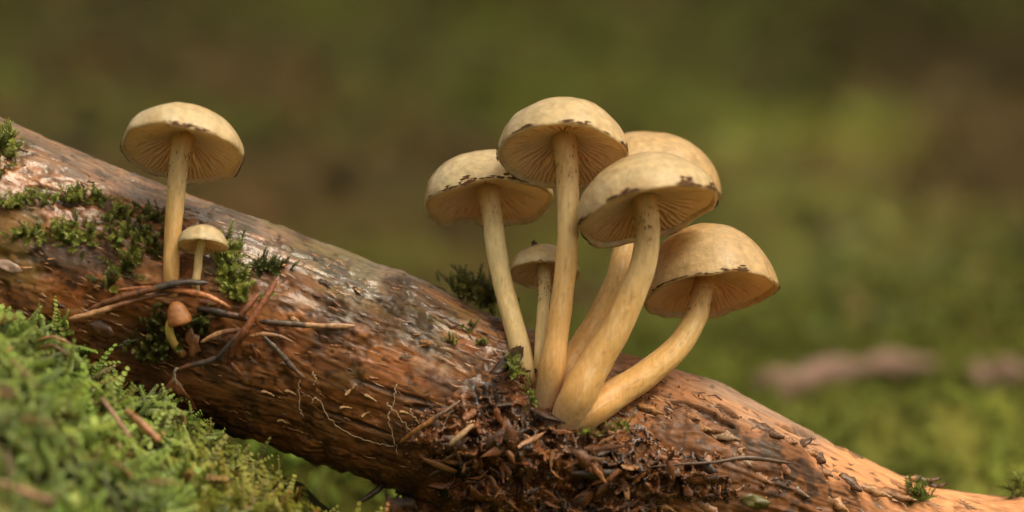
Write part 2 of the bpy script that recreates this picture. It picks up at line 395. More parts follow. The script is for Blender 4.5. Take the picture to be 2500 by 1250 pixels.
speck = ss(.62, .72, vn(LX * 6.5, LY * 6.5, LZ * 6.5, 75)) * (1 - pale)
lc = mixc(lc, (.02, .011, .006), speck * .7)
# wetness: film of water high on the flank
wetband = np.exp(-((np.sin(TH) - .62) / .26) ** 2) * (1 - ss(1230, 1420, PX))
wetn = ss(-.15, .35, fbm(al / 2.2, ac / 1.1, 0, 77, 4))
rg = .50 - .38 * wetband * wetn - .12 * ss(.1, .5, fbm(LX, LY, LZ, 79, 3)) + .15 * palesoft
rg = np.clip(rg + .08, .2, .9)
wetn = ss(.0, .18, fbm(al / 1.8, ac / .8, 0, 77, 5)) * .6
for (x0, y0, x1, y1, wd) in ((20, 360, 340, 455, 42), (60, 440, 190, 490, 16), (470, 515, 640, 575, 26), (580, 590, 910, 690, 34), (900, 640, 1080, 745, 26), (0, 310, 120, 350, 14), (760, 650, 880, 690, 18)):
    d, t = seg(PX, PY, (x0, y0), (x1, y1)); wetn = np.maximum(wetn, (1 - ss(wd * .5, wd * 1.3, d + 16 * fbm(LX * 2, LZ * 2, 0, 78, 3))) * front)
wet = np.clip(wetband * wetn * 1.6 + .22 * ss(.1, .5, fbm(LX * 1.3, LY * 1.3, LZ * 1.3, 83, 3)) * (1 - pale), 0, 1)
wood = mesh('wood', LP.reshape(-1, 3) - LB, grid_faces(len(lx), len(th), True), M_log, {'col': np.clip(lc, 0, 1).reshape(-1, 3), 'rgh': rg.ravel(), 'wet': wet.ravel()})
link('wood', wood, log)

def flake_mesh(name, mat, col, seed, elong=1.0, thick=.10, bend=.3):
    """irregular unit chip, about 1 across"""
    r = np.random.default_rng(seed); n = 8; a = np.sort(np.linspace(0, 2 * np.pi, n, endpoint=False) + r.uniform(-.28, .28, n))
    rad = r.uniform(.22, .60, n); x = np.cos(a) * rad * elong; y = np.sin(a) * rad / elong ** .5
    zt = bend * (x * x * r.uniform(-1, 1.4) + y * y * r.uniform(-1, 1) + x * y * r.uniform(-1, 1)) + r.uniform(-.05, .05, n)
    V = np.vstack([np.stack([x, y, zt + thick / 2], 1), np.stack([x * .9, y * .9, zt - thick / 2], 1), [[.05, .02, thick * .55], [0, 0, -thick * .5]]])
    j = np.arange(n); k = (j + 1) % n
    F = [np.stack([j, k, k + n, j + n], 1)[:, ::-1], np.stack([j, k, np.full(n, 2 * n)], 1), np.stack([k + n, j + n, np.full(n, 2 * n + 1)], 1)]
    c = np.tile(np.asarray(col), (len(V), 1)) * r.uniform(.75, 1.25, (len(V), 1))
    return mesh(name, V, F, mat, {'col': c}, smooth=False)
def place(name, me, p, parent=None, base=None, rot=(0, 0, 0), sc=(1, 1, 1)):
    o = bpy.data.objects.new(name, me); COL.objects.link(o)
    o.location = [c * S for c in (np.asarray(p) - (base if base is not None else 0))]
    o.rotation_euler = rot; o.scale = sc
    if parent: o.parent = parent
    return o
def log_rot(px, py, yaw=0.0, tilt=0.0):
    """rotation that lays a unit chip (its z outwards) on the log's flank"""
    P = onlog(px, py); q = float(np.clip((P[2] - log_c(P[0])) / log_h(P[0]), -.98, .98))
    n = Vector((-.1, -math.sqrt(1 - q * q), q + .05)).normalized()
    n = (n + Vector((random.uniform(-1, 1), random.uniform(-1, 1), random.uniform(-1, 1))) * tilt).normalized()
    x = Vector((math.cos(LOGSLOPE), 0, -math.sin(LOGSLOPE))); x = (x - n * x.dot(n)).normalized(); y = n.cross(x)
    M = Matrix((x, y, n)).transposed()
    return (M @ Matrix.Rotation(yaw, 3, 'Z')).to_euler()

def splinter_mesh(name, mat, col, seed, thick=.08):
    r = np.random.default_rng(seed); n = 9; x = np.linspace(-.5, .5, n) + r.uniform(-.03, .03, n)
    wd = .22 * np.interp(np.linspace(0, 1, n), [0, .15, .6, 1], [.45, 1, .8, .08]); a = wd * r.uniform(.55, 1.25, n); b = -wd * r.uniform(.55, 1.25, n)
    z = .10 * r.uniform(-.4, 1) * (x * 2) ** 2 + r.uniform(-.015, .015, n)
    V = np.vstack([np.stack([x, a, z + thick * .3], 1), np.stack([x, (a + b) / 2 + r.uniform(-.04, .04, n), z + thick * .7 + r.uniform(-.02, .02, n)], 1), np.stack([x, b, z + thick * .2], 1), np.stack([x, b * .9, z - thick * .5], 1), np.stack([x, a * .9, z - thick * .5], 1)])
    i = np.arange(n - 1); F = []
    for p in range(5):
        q = (p + 1) % 5; F.append(np.stack([p * n + i, p * n + i + 1, q * n + i + 1, q * n + i], 1)[:, ::-1])
    F = [np.vstack(F), np.array([[0, n, 2 * n, 3 * n, 4 * n], [5 * n - 1, 4 * n - 1, 3 * n - 1, 2 * n - 1, n - 1]])]
    c = np.tile(np.asarray(col), (len(V), 1)) * r.uniform(.6, 1.3, (len(V), 1))
    return mesh(name, V, F, mat, {'col': c}, smooth=False)
# splinters and lifted plates that belong to the log's broken end
SPL = [splinter_mesh('splinter', M_rot, c, 900 + i) for i, c in enumerate(((.33, .16, .06), (.22, .10, .04), (.40, .22, .10), (.10, .045, .018), (.30, .19, .11)))]
for i, (px, py, L_, wd, yaw, k) in enumerate(((1760, 1062, .95, .34, .1, 4), (1700, 1040, .8, .3, .05, 0), (1680, 1015, .6, .25, .2, 1), (1870, 1052, .9, .30, .35, 3), (1910, 1075, .7, .34, .2, 1), (1955, 1082, .5, .4, -.4, 3),
                                             (1798, 1090, .42, .5, 1.4, 1), (1785, 1108, .4, .36, .9, 3), (1815, 1128, .5, .3, .2, 4), (1975, 1102, .4, .22, .3, 0), (2010, 1150, .5, .25, .5, 1), (2080, 1182, .6, .3, .6, 3), (2130, 1195, .9, .28, .2, 0),
                                             (2190, 1210, .9, .25, .1, 1), (2265, 1172, .55, .22, .1, 3), (2290, 1186, .4, .26, .5, 3), (2215, 1166, .5, .2, .2, 0), (1560, 955, .5, .16, .1, 1), (1590, 1000, .6, .2, .1, 0), (1850, 1160, .7, .3, .4, 1), (1940, 1190, .8, .3, .5, 3), (2040, 1225, .8, .3, .5, 0), (1720, 1150, .7, .25, -.1, 0), (1500, 1230, .9, .3, .1, 0), (1600, 1222, 1.0, .3, .15, 0), (1720, 1235, .9, .35, .2, 1), (2000, 1120, .45, .3, .8, 3))):
    place('splinter', SPL[k], onlog(px, py, .07), log, LB, log_rot(px, py, -yaw * .6, .22), (L_ * 1.15, wd * 2.6, .9))
FKC = [splinter_mesh('wood_flake', M_rot, c, 960 + i, .07) for i, c in enumerate(((.15, .055, .018), (.24, .10, .03), (.09, .036, .013), (.33, .17, .07), (.05, .022, .01), (.20, .075, .022), (.13, .075, .03), (.27, .12, .045)))]
for i in range(250):
    px = random.uniform(-60, 2350); a_ = np.interp(px, _kx, _kt); b_ = np.interp(px, _kx, _kb)
    py = a_ + (b_ - a_) * random.uniform(.13, .93)
    if py > 1290 or (px > 1750 and py < 1020 + .5 * (px - 1750)) or (px < 560 and py > 720 + .4 * px): continue
    L_ = random.choice((.12, .18, .26, .4)) * random.uniform(.7, 1.3)
    place('wood_flake', FKC[7 if px > 1900 and random.random() < .5 else random.randrange(8)], onlog(px, py, .02), log, LB, log_rot(px, py, random.gauss(0, .22), .10), (L_, L_ * random.uniform(.5, 1.1), .25))
# loose fibres, too fine to count
rr = np.random.default_rng(19); fp = rr.uniform(-100, 2400, 1500); fa = np.interp(fp, _kx, _kt); fb = np.interp(fp, _kx, _kb); fq = fa + (fb - fa) * rr.uniform(.06, .95, 1500)
ln = rr.uniform(10, 40, 1500); an_ = np.radians(24.5) + rr.normal(0, .16, 1500); wv = rr.uniform(.8, 2.0, 1500); cv = rr.normal(0, 3, 1500)
VV = []
for k_ in (-1, 0, 1):
    for sgn in (-1, 1):
        qx = fp + np.cos(an_) * ln * k_ * .5 - np.sin(an_) * (sgn * wv * (1 if k_ == 0 else .4) + (cv if k_ == 0 else 0)); qy = fq + np.sin(an_) * ln * k_ * .5 + np.cos(an_) * (sgn * wv * (1 if k_ == 0 else .4) + (cv if k_ == 0 else 0))
        qy = np.maximum(qy, np.interp(qx, _kx, _kt) + 8); VV.append(onlog(qx, qy, .035 + .03 * (k_ == 0) + .05 * (k_ == 1) * (rr.random(1500) < .3)))
VV = np.stack(VV, 1); FQ = np.array([(0, 1, 3, 2), (2, 3, 5, 4)])
fc = np.array(((.26, .11, .03), (.36, .18, .07), (.10, .04, .014), (.05, .022, .01), (.18, .07, .02)))[rr.integers(0, 5, 1500)] * rr.uniform(.6, 1.05, (1500, 1))
o = link('wood_fibres', mesh('wood_fibres', VV.reshape(-1, 3) - LB, (FQ[None] + 6 * np.arange(1500)[:, None, None]).reshape(-1, 4), M_rot, {'col': np.repeat(fc, 6, 0)}, smooth=False), log); o['kind'] = 'stuff'
# pale threads of mycelium on the log
def thread(pts, r0, r1, off=.04):
    P = spline([onlog(a, b, off + .03) for a, b in pts], 8 * len(pts))
    P = P + .03 * np.stack([fbm(np.arange(len(P)) * .5, k, 0, 81) for k in (1, 2, 3)], 1)
    V, F, _, _ = tube(P, np.linspace(r0, r1, len(P)), 6); link('mycelium_strand', mesh('mycelium_strand', V - LB, F, M_thread), log)
for t in ([(968, 940), (962, 970), (957, 1000), (944, 1018)], [(944, 985), (960, 1002), (985, 1030), (1012, 1062)], [(950, 1008), (950, 1040), (966, 1085), (975, 1120)], [(732, 930), (729, 962), (733, 1000), (744, 1018)],
          [(762, 985), (772, 972), (800, 1015), (830, 1045), (870, 1065), (920, 1082), (960, 1092)], [(763, 910), (770, 925), (765, 942)], [(1002, 1000), (1010, 1020), (1030, 1035)], [(1120, 980), (1090, 1020), (1080, 1050), (1065, 1075)],
          [(1070, 1105), (1078, 1130), (1098, 1146)], [(1372, 1165), (1350, 1190), (1345, 1215), (1325, 1245)], [(1010, 1060), (1005, 1075), (1000, 1080)], [(1150, 1030), (1120, 1065), (1098, 1085)]):
    thread(t, .024 if t[0][0] > 1300 or t[0][0] == 1150 else .013, .007, .25 if t[0][0] > 1060 else .04)
# thin slivers of wood standing off the flank
SLV = splinter_mesh('sliver', M_rot, (.30, .17, .07), 931)
for (px, py, L_, yaw) in ((860, 950, .42, 1.15), (905, 972, .35, -.05), (845, 995, .3, .4), (710, 958, .3, .15), (655, 960, .35, .1), (690, 1028, .25, .2), (895, 1010, .25, 1.0), (990, 1008, .3, .2)):
    place('sliver', SLV, onlog(px, py, .05), log, LB, log_rot(px, py, yaw, .1), (L_, .22, .4))

# ------------------------------------------------------------------ mushrooms
def frame_u(tilt, roll):
    """cap axis leaning back from the camera by tilt and clockwise by roll (degrees)"""
    t, r = math.radians(tilt), math.radians(roll)
    u = np.array([math.sin(r) * math.cos(t), math.sin(t), math.cos(r) * math.cos(t)])
    e1 = np.array([math.cos(r), 0, -math.sin(r)]); e2 = np.cross(u, e1)
    return u, e1, e2
def mushroom(label, cpx, cpy, cy, R, H, tilt, roll, hg, stem, seed, base_y, ng=74, pale=0.0, orange=0.0, notch=None, cone=1.0, group='tan mushrooms on the log', veil=1.0, brown=None, ring=True):
    c = at(cpx, cpy, cy); u, e1, e2 = frame_u(tilt, roll)
    top = c + u * hg
    sp = np.array(stem, float)                       # rows px, py, r(px)
    # depth along the stem eases from the gills to its foot on the log
    f = np.linspace(0, 1, len(sp)); Ys = top[1] + (base_y - top[1]) * (f ** .85)
    P0 = at(sp[:, 0], sp[:, 1], Ys)
    P0 = np.vstack([top + (u * .10), P0[0] * .35 + top * .65 - u * .1, P0[1:]]) if len(P0) > 2 else P0
    Rr = np.concatenate([[sp[0, 2] * 1.25], [sp[0, 2] * 1.02], sp[1:, 2]]) * .01
    P0[-1] = P0[-1] + np.array([0, .55, 0]); Rr[-1] *= .8; base = P0[-1].copy()
    root = empty('mushroom', base, label, 'mushroom', group)
    Q = spline(np.column_stack([P0, Rr]), 150)
    V, F, uu, ang = tube(Q[:, :3], Q[:, 3], 48, .05, seed)
    n = len(V); d = np.linalg.norm(V - top, axis=1)
    sc = np.array([(.60, .36, .12)] * n); nz = fbm(V[:, 0] * 1.3, V[:, 1] * 1.3, V[:, 2] * 1.3, seed + 3, 3)
    mid = np.exp(-((uu - .36) / .16) ** 2) * (pale + .25)
    sc = mixc(sc, (.62, .50, .27), np.clip(mid + .3 * nz * (pale + .3), 0, 1)); sc = mixc(sc, (.60, .32, .105), ss(.45, .9, uu) * (1 - pale) * .8)
    if pale > .5: sc = mixc(sc, (.60, .50, .26), .6 + 0 * uu)
    sc = mixc(sc, (.50, .26, .10), ss(.25, .7, nz) * .3 * ss(.5, .9, uu)); sc = mixc(sc, (.34, .19, .07), np.exp(-((d - hg * .5 - .75) / .35) ** 2) * .35 * (1 if ring else 0))
    stk = fbm(np.cos(ang) * 5, np.sin(ang) * 5, uu * 5, seed + 21, 3); flk = fbm(np.cos(ang) * 7, np.sin(ang) * 7, uu * 40, seed + 23, 2)
    sc = mixc(sc, (.72, .60, .38), ss(.1, .7, stk) * .14); sc = mixc(sc, (.42, .23, .075), ss(.1, .8, -stk) * .14)
    sc = mixc(sc, (.80, .70, .50), ss(.45, .7, flk) * .16); sc = mixc(sc, (.20, .10, .04), ss(.62, .78, -flk) * .28)
    sc = mixc(sc, (.70, .50, .34), ss(.86, .96, uu) * .6)
    stm = link('stem', mesh('stem', V - base, F, M_stem, {'col': sc}), root)
    if ring:      # dark fibrils left by the veil below the gills
        rr = np.random.default_rng(seed + 50); vs_, fs_ = [], []
        sel = np.where((d > .45) & (d < 1.35) & (uu > .02))[0]
        if len(sel):
            for i in rr.choice(sel, 70):
                k = min(int(uu[i] * 149), 148); ax = Q[k, :3]; tg = Q[k + 1, :3] - Q[k, :3]; tg /= np.linalg.norm(tg)
                if abs(d[i] - .82) > rr.uniform(.05, .55): continue
                o = V[i] - ax; o /= np.linalg.norm(o); sd_ = np.cross(o, tg); p = V[i] + o * .006; L_ = rr.uniform(.03, .10); wdt = rr.uniform(.006, .013); sk = rr.uniform(-.3, .3)
                b = len(vs_); vs_ += [p - sd_ * wdt, p + sd_ * wdt, p + tg * L_ + sd_ * (sk * L_ + wdt * .4) + o * .012, p + tg * L_ + sd_ * (sk * L_ - wdt * .4) + o * .012, p + tg * L_ * .5 + o * .022]
                fs_ += [(b, b + 1, b + 4), (b + 1, b + 2, b + 4), (b + 2, b + 3, b + 4), (b + 3, b, b + 4)]
            rg_ = link('ring_fibrils', mesh('ring_fibrils', np.array(vs_) - base, np.array(fs_), M_veil), stm); rg_['kind'] = 'stuff'
    # cap: outer skin, rolled edge
    m = 120; ph = np.linspace(0, 2 * np.pi, m, endpoint=False); cp, spn = np.cos(ph), np.sin(ph)
    rimw = 1 + .045 * fbm(cp * 1.5, spn * 1.5, 0, seed + 5, 4); rimz = .06 * R * fbm(cp * 1.5, spn * 1.5, 3.3, seed + 6, 3)
    if notch:
        dphi = np.abs((ph - math.radians(notch[0]) + np.pi) % (2 * np.pi) - np.pi); nt_ = 1 - ss(math.radians(notch[1]) * .7, math.radians(notch[1]), dphi)
        rimw = rimw * (1 - notch[2] * nt_ * (1 + .5 * vn(ph * 12, 0, 0, seed))); rimz = rimz + nt_ * .10 * R
    a = np.linspace(0, math.pi / 2, 26); rr_ = np.sin(a) ** cone; hh = np.cos(a)
    prof = [(R * r_, H * h_) for r_, h_ in zip(rr_, hh)] + [(R * .998, -.025 * R), (R * .985, -.045 * R), (R * .962, -.045 * R), (R * .945, -.02 * R), (R * .938, .03 * R)]
    prof = np.array(prof); nr = len(prof)
    t = prof[:, 0] / R
    rad = prof[:, 0][:, None] * (1 + (rimw[None] - 1) * (t[:, None] ** 3)); hgt = prof[:, 1][:, None] + rimz[None] * (t[:, None] ** 4)
    hgt = hgt + .05 * H * np.exp(-(t[:, None] / .22) ** 2)
    X = rad * cp[None]; Yv = rad * spn[None]
    bump = fbm(X / R * 2.2 + 9, Yv / R * 2.2, hgt / R * 2, seed + 8, 3)
    V = c + X[..., None] * e1 + Yv[..., None] * e2 + (hgt + .030 * R * bump * (t[:, None] < .95))[..., None] * u
    kx = (X / R); f_out = (np.arange(nr) < 27)[:, None] * np.ones(m)
    cc = np.zeros((nr, m, 3)); cc[:] = np.array((.64, .47, .235)) * (1 - orange) + np.array((.62, .385, .145)) * orange; cc = mixc(cc, (.66, .56, .35), np.full((nr, m), pale * .7))
    cc = mixc(cc, (.62, .35, .115), ss(.8, .1, t)[:, None] * (.62 + .4 * orange) * np.ones(m)); cc = mixc(cc, (.64, .55, .335), np.clip(ss(.55, .98, t)[:, None] * .8 * (1 - orange) * (.55 - .5 * kx) + .25 * bump, 0, 1))  # cream margin; its left weighting is cool fill light painted in
    cc = mixc(cc, (.46, .40, .28), np.clip(ss(-.2, -.9, kx) * .35 * (1 - orange), 0, 1)); cc = mixc(cc, (.50, .28, .10), ss(.25, .8, bump) * .35)  # greyer left side: cool light from the left painted into the skin
    if brown: cc = mixc(cc, (.38, .17, .045), np.exp(-((kx - brown[0]) / .3) ** 2 - (((t * R) * 0 + prof[:, 1] / H)[:, None] - brown[1]) ** 2 / .08) * (spn[None] < .35) * .8)
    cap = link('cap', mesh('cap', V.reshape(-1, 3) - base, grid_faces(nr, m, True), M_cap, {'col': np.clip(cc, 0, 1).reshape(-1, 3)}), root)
    # gills: a pleated sheet, every second pleat fading towards the stem, gently wavy
    q = 6; m2 = ng * q; ph2 = np.linspace(0, 2 * np.pi, m2, endpoint=False); k = 18
    rs = np.linspace(.965, sp[0, 2] * .01 / R * .8, k)
    tri = np.abs((np.arange(m2) % q) / q * 2 - 1)             # 1 at valley, 0 at edge
    odd = (np.arange(m2) // q) % 2; third = (np.arange(m2) // q) % 4 == 3
    dep = np.interp(rs, [0, .15, .5, .85, .965], [.06, .09, .12, .085, .02]) * R
    fade = np.where(odd[None] == 1, ss(.42, .72, rs)[:, None], 1) * np.where(third[None], ss(.62, .86, rs)[:, None], 1)
    hgp = hg * (1 - (rs / .965) ** 1.7)
    wave = .055 * fbm(rs[:, None] * 5 + 0 * ph2[None], np.cos(ph2)[None] * 4, np.sin(ph2)[None] * 4, seed + 11, 2) * ss(.98, .6, rs)[:, None]
    an = ph2[None] + wave
    rw2 = np.interp(ph2, np.append(ph, 2 * np.pi), np.append(rimw, rimw[0])); rz2 = np.interp(ph2, np.append(ph, 2 * np.pi), np.append(rimz, rimz[0]))
    rad = rs[:, None] * R * (1 + (rw2[None] - 1) * rs[:, None] ** 3)
    hgt = hgp[:, None] + .045 * R - (1 - tri)[None] * dep[:, None] * fade + rz2[None] * rs[:, None] ** 4
    V = c + (rad * np.cos(an))[..., None] * e1 + (rad * np.sin(an))[..., None] * e2 + hgt[..., None] * u
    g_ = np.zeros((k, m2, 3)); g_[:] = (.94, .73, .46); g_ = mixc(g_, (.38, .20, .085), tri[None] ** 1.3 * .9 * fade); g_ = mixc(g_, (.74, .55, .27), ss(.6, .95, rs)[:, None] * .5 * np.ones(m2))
    if pale < .1: g_ = mixc(g_, (.84, .56, .30), np.full((k, m2), .35))
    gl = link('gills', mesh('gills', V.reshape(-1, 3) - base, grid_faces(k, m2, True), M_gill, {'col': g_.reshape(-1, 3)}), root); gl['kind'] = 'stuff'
    # dark ragged remnants of the veil along the edge
    if veil:
        rr = np.random.default_rng(seed + 70); vs_, fs_ = [], []
        den = fbm(np.cos(ph) * 3.2, np.sin(ph) * 3.2, 0, seed + 13, 3)
        for i in range(int(330 * veil)):
            p_ = rr.uniform(0, 2 * np.pi); dn = np.interp(p_, np.append(ph, 7), np.append(den, den[0]))
            if dn < rr.uniform(-.35, .45): continue
            b = len(vs_); L_ = rr.uniform(.03, .13) * (R / 1.5); out_ = rr.uniform(0, .11) * R * max(0, dn) * (rr.random() < .5); wdt = rr.uniform(.006, .024) * (R / 1.5) * (.6 + max(0, dn))
            rwv = np.interp(p_, np.append(ph, 7), np.append(rimw, rimw[0])); rz = np.interp(p_, np.append(ph, 7), np.append(rimz, rimz[0]))
            for j, (da, dz) in enumerate(((-L_, 0), (-L_ * .3, wdt), (L_ * .4, wdt * .8), (L_, 0), (L_ * .3, -wdt), (-L_ * .5, -wdt * 1.2))):
                aa = p_ + da / R; h_ = max(out_, 0) + dz * rr.uniform(.6, 1.4)
                rho = R * rwv * math.sqrt(max(0, 1 - (max(h_, 0) / H) ** 2)) * 1.004 + .008
                vs_.append(c + e1 * rho * math.cos(aa) + e2 * rho * math.sin(aa) + u * (h_ + rz - .02 * R))
            pm = np.mean(vs_[b:], 0); o = pm - c; o /= np.linalg.norm(o); vs_.append(pm + o * .014)
            fs_ += [(b + j, b + (j + 1) % 6, b + 6) for j in range(6)]
        vl = link('veil_remnant', mesh('veil_remnant', np.array(vs_) - base, np.array(fs_), M_veil), cap); vl['kind'] = 'stuff'
    return root

mushroom('lone tall tan mushroom standing beside a much smaller one, needles across its foot', 445, 372, -1.3, 1.48, 1.10, 26, 6.8, .50,
         [(441, 338, 26), (437, 400, 24), (429, 490, 22), (421, 590, 20), (418, 680, 19), (420, 760, 18)], 101, -1.25, pale=.5, cone=1.12, veil=.9)
mushroom('small pale mushroom at the side of the lone tall mushroom', 494, 601, -1.6, .61, .50, 19, 0, .20,
         [(488, 592, 11), (486, 620, 10), (483, 655, 10), (478, 695, 9.5), (477, 745, 9)], 102, -1.35, ng=40, pale=.7, veil=.15, ring=False)
mushroom('pale mushroom with torn edge at the uphill side of the cluster', 1191, 494, 1.3, 1.61, 1.27, 21, -6, .48,
         [(1195, 452, 28), (1203, 540, 26), (1217, 640, 25), (1240, 740, 25), (1262, 820, 26), (1282, 900, 24), (1292, 950, 24)], 103, -.95, pale=.6, notch=(116, 16, .06), group='mushroom cluster')
mushroom('tallest mushroom of the cluster with a straight stem and a domed cap on top', 1376, 380, -.8, 1.56, 1.36, 29, 1, .56,
         [(1381, 325, 30), (1385, 420, 28), (1387, 520, 27), (1384, 620, 26), (1374, 720, 26), (1360, 820, 28), (1348, 900, 31), (1332, 985, 36)], 104, -1.35, pale=.25, orange=.12, group='mushroom cluster')
mushroom('large orange-tan mushroom at the back, mostly hidden behind its neighbours', 1588, 458, 2.0, 1.76, 1.36, 17, 7, .50,
         [(1575, 430, 28), (1548, 520, 27), (1525, 600, 27), (1505, 690, 30), (1470, 770, 33), (1420, 850, 34), (1385, 915, 36), (1370, 985, 36)], 105, -1.0, orange=.5, group='mushroom cluster')
mushroom('front mushroom of the cluster with a tilted cap and thick curved stem', 1580, 518, -1.6, 1.73, 1.36, 20, -14, .46,
         [(1573, 480, 30), (1581, 560, 30), (1572, 640, 32), (1541, 720, 35), (1500, 810, 37), (1452, 890, 39), (1408, 970, 43), (1372, 1045, 44)], 106, -1.45, pale=.3, orange=.15, group='mushroom cluster')
mushroom('lowest big mushroom of the cluster, orange-tan, on a strongly bent stem', 1733, 712, .3, 1.65, 1.66, 20, -7, .50,
         [(1713, 668, 28), (1713, 720, 27), (1697, 780, 28), (1652, 850, 31), (1580, 912, 34), (1505, 962, 37), (1445, 1005, 38), (1392, 1050, 38)], 107, -1.4, orange=.45, brown=(-.72, .55), group='mushroom cluster')
mushroom('smallest mushroom of the cluster, half hidden behind the straight stem', 1329, 668, .6, .88, .70, 24, 1, .28,
         [(1329, 655, 17), (1328, 720, 15), (1323, 800, 15), (1318, 870, 14), (1310, 945, 14)], 108, -.95, ng=52, pale=.6, veil=.5, group='mushroom cluster')
# the button: a closed pointed cap on a bent stalk
bb = onlog(440, 862, -.15)
button = empty('mushroom_button', bb, 'tiny orange mushroom button with a bent yellow stalk below the needles', 'mushroom')
Q = spline([[*onlog(446, 866, -.1), .11], [*onlog(424, 838, .15), .10], [*onlog(413, 805, .30), .10], [*onlog(420, 778, .36), .095], [*onlog(432, 762, .36), .08]], 40)
V, F, uu, _ = tube(Q[:, :3], Q[:, 3], 16, .06, 5); link('stem', mesh('stem', V - bb, F, M_stem, {'col': mixc(np.tile((.50, .36, .10), (len(V), 1)), (.26, .12, .04), ss(.45, .05, uu))}), button)
prof = np.array([(0, .285), (.07, .27), (.145, .21), (.195, .12), (.215, .03), (.245, -.07), (.255, -.15), (.235, -.20), (.17, -.205), (.10, -.18), (0, -.10)]); ph = np.linspace(0, 2 * np.pi, 36, endpoint=False)
u, e1, e2 = frame_u(-8, -14); c = onlog(435, 768, .42); prof = prof * 1.15
rb = prof[:, 0][:, None] * (1 + .07 * fbm(np.cos(ph) * 1.5, np.sin(ph) * 1.5, prof[:, 1][:, None] * 4, 7, 3))
V = c + (rb * np.cos(ph))[..., None] * e1 * 1.02 + (rb * np.sin(ph))[..., None] * e2 + (prof[:, 1][:, None] * np.ones(36))[..., None] * u
V = V.reshape(-1, 3); cn = mixc(np.tile((.46, .21, .075), (len(V), 1)), (.36, .14, .05), ss(-.1, .6, fbm(V[:, 0] * 5, V[:, 1] * 5, V[:, 2] * 2, 6, 3)))
link('cap', mesh('cap', V - bb, grid_faces(len(prof), 36, True), M_cap, {'col': cn}), button)
# a dark crumb on the smallest cluster cap
cr = flake_mesh('bark_crumb', M_rot, (.05, .022, .01), 77, 1.1, .5, .2)
tag(place('bark_crumb', cr, at(1304, 593, .62), None, None, (.4, .8, .3), (.17, .17, .22)), 'tiny dark crumb sitting on the smallest cluster cap', 'bark crumb')

# ------------------------------------------------------------------ rotten wood clump under the cluster
CB = onlog(1330, 1180, .2)
clump = empty('rotten_wood_clump', CB, 'dark crumbling clump of rotten wood below the mushroom cluster', 'rotten wood')
cx = np.arange(940, 2060, 5.0); cyy = np.arange(850, 1500, 5.0); CX, CY = np.meshgrid(cx, cyy, indexing='ij')
def thick(px, py):
    t = 0
    for (bx, by, rx, ry, h) in ((1230, 1010, 90, 55, .55), (1160, 1090, 130, 75, .75), (1290, 1110, 150, 95, .85), (1420, 1140, 170, 80, .75), (1560, 1160, 190, 70, .55), (1250, 1240, 170, 90, .7), (1440, 1270, 200, 70, .5),
                                (1740, 1180, 170, 55, .30), (1880, 1170, 110, 45, .22), (1255, 920, 45, 70, .42), (1100, 1050, 70, 40, .35), (1360, 1020, 50, 30, .50), (1700, 1110, 110, 35, .22)):
        t = np.maximum(t, h * np.exp(-((px - bx) / rx) ** 2 - ((py - by) / ry) ** 2))
    nzz = fbm(px / 60, py / 60, 0, 91, 4); rdg = 1 - np.abs(fbm(px / 28, py / 28, 0, 95, 3))
    return t * (1 + .55 * nzz) + .50 * (rdg - .72) * np.clip(t * 2.5, 0, 1) - .10
TT = thick(CX, CY)
CP = at(CX, CY, log_front(CX, CY) - np.maximum(TT, -.25))
n3 = fbm(CX / 40, CY / 40, 0, 97, 4); n4 = fbm(CX / 16, CY / 16, 0, 99, 2)
kc = np.zeros(CX.shape + (3,)); kc[:] = (.080, .032, .012); kc = mixc(kc, (.20, .072, .021), ss(.1, .7, n3)); kc = mixc(kc, (.014, .008, .005), ss(.1, .6, -n3)); kc = mixc(kc, (.20, .09, .03), ss(.5, 1.0, n4) * .7)
Fc = grid_faces(len(cx), len(cyy)); keep = TT.ravel()[Fc].max(1) > -.08
link('body', mesh('body', CP.reshape(-1, 3) - CB, Fc[keep], M_rot, {'col': kc.reshape(-1, 3)}), clump)
def clump_pt(px, py, off=0.0):
    return at(px, py, float(log_front(np.array(float(px)), np.array(float(py)))) - max(float(thick(np.array(float(px)), np.array(float(py)))), 0) - off)
FLC = ((.055, .023, .010), (.10, .037, .013), (.16, .055, .018), (.22, .080, .025), (.27, .125, .05), (.030, .015, .008), (.11, .05, .02))
FLK = [flake_mesh('flake', M_rot, FLC[i % 7], 300 + i, 1 + .12 * (i % 6), .10, .7) for i in range(12)] + [splinter_mesh('flake', M_rot, FLC[(i * 3) % 7], 340 + i, .12) for i in range(16)]
cnt = 0; tries = 0
while cnt < 290 and tries < 6000:
    tries += 1
    px, py = random.uniform(1000, 1960), random.uniform(900, 1265)
    tk = float(thick(np.array(px), np.array(py)))
    if tk < .06 or random.random() > min(1, .35 + tk): continue
    s_ = random.choice((.10, .13, .16, .20, .26, .36)) * random.uniform(.8, 1.25)
    place('flake', random.choice(FLK), clump_pt(px, py, .02 + s_ * .18), clump, CB, log_rot(px, py, random.uniform(-1.2, 1.2), .55) if random.random() < .65 else (random.uniform(0, 6.3), random.uniform(-.9, .9), random.uniform(0, 6.3)), (s_ * random.uniform(1.2, 2.6), s_ * 1.1, s_ * .8))
    cnt += 1
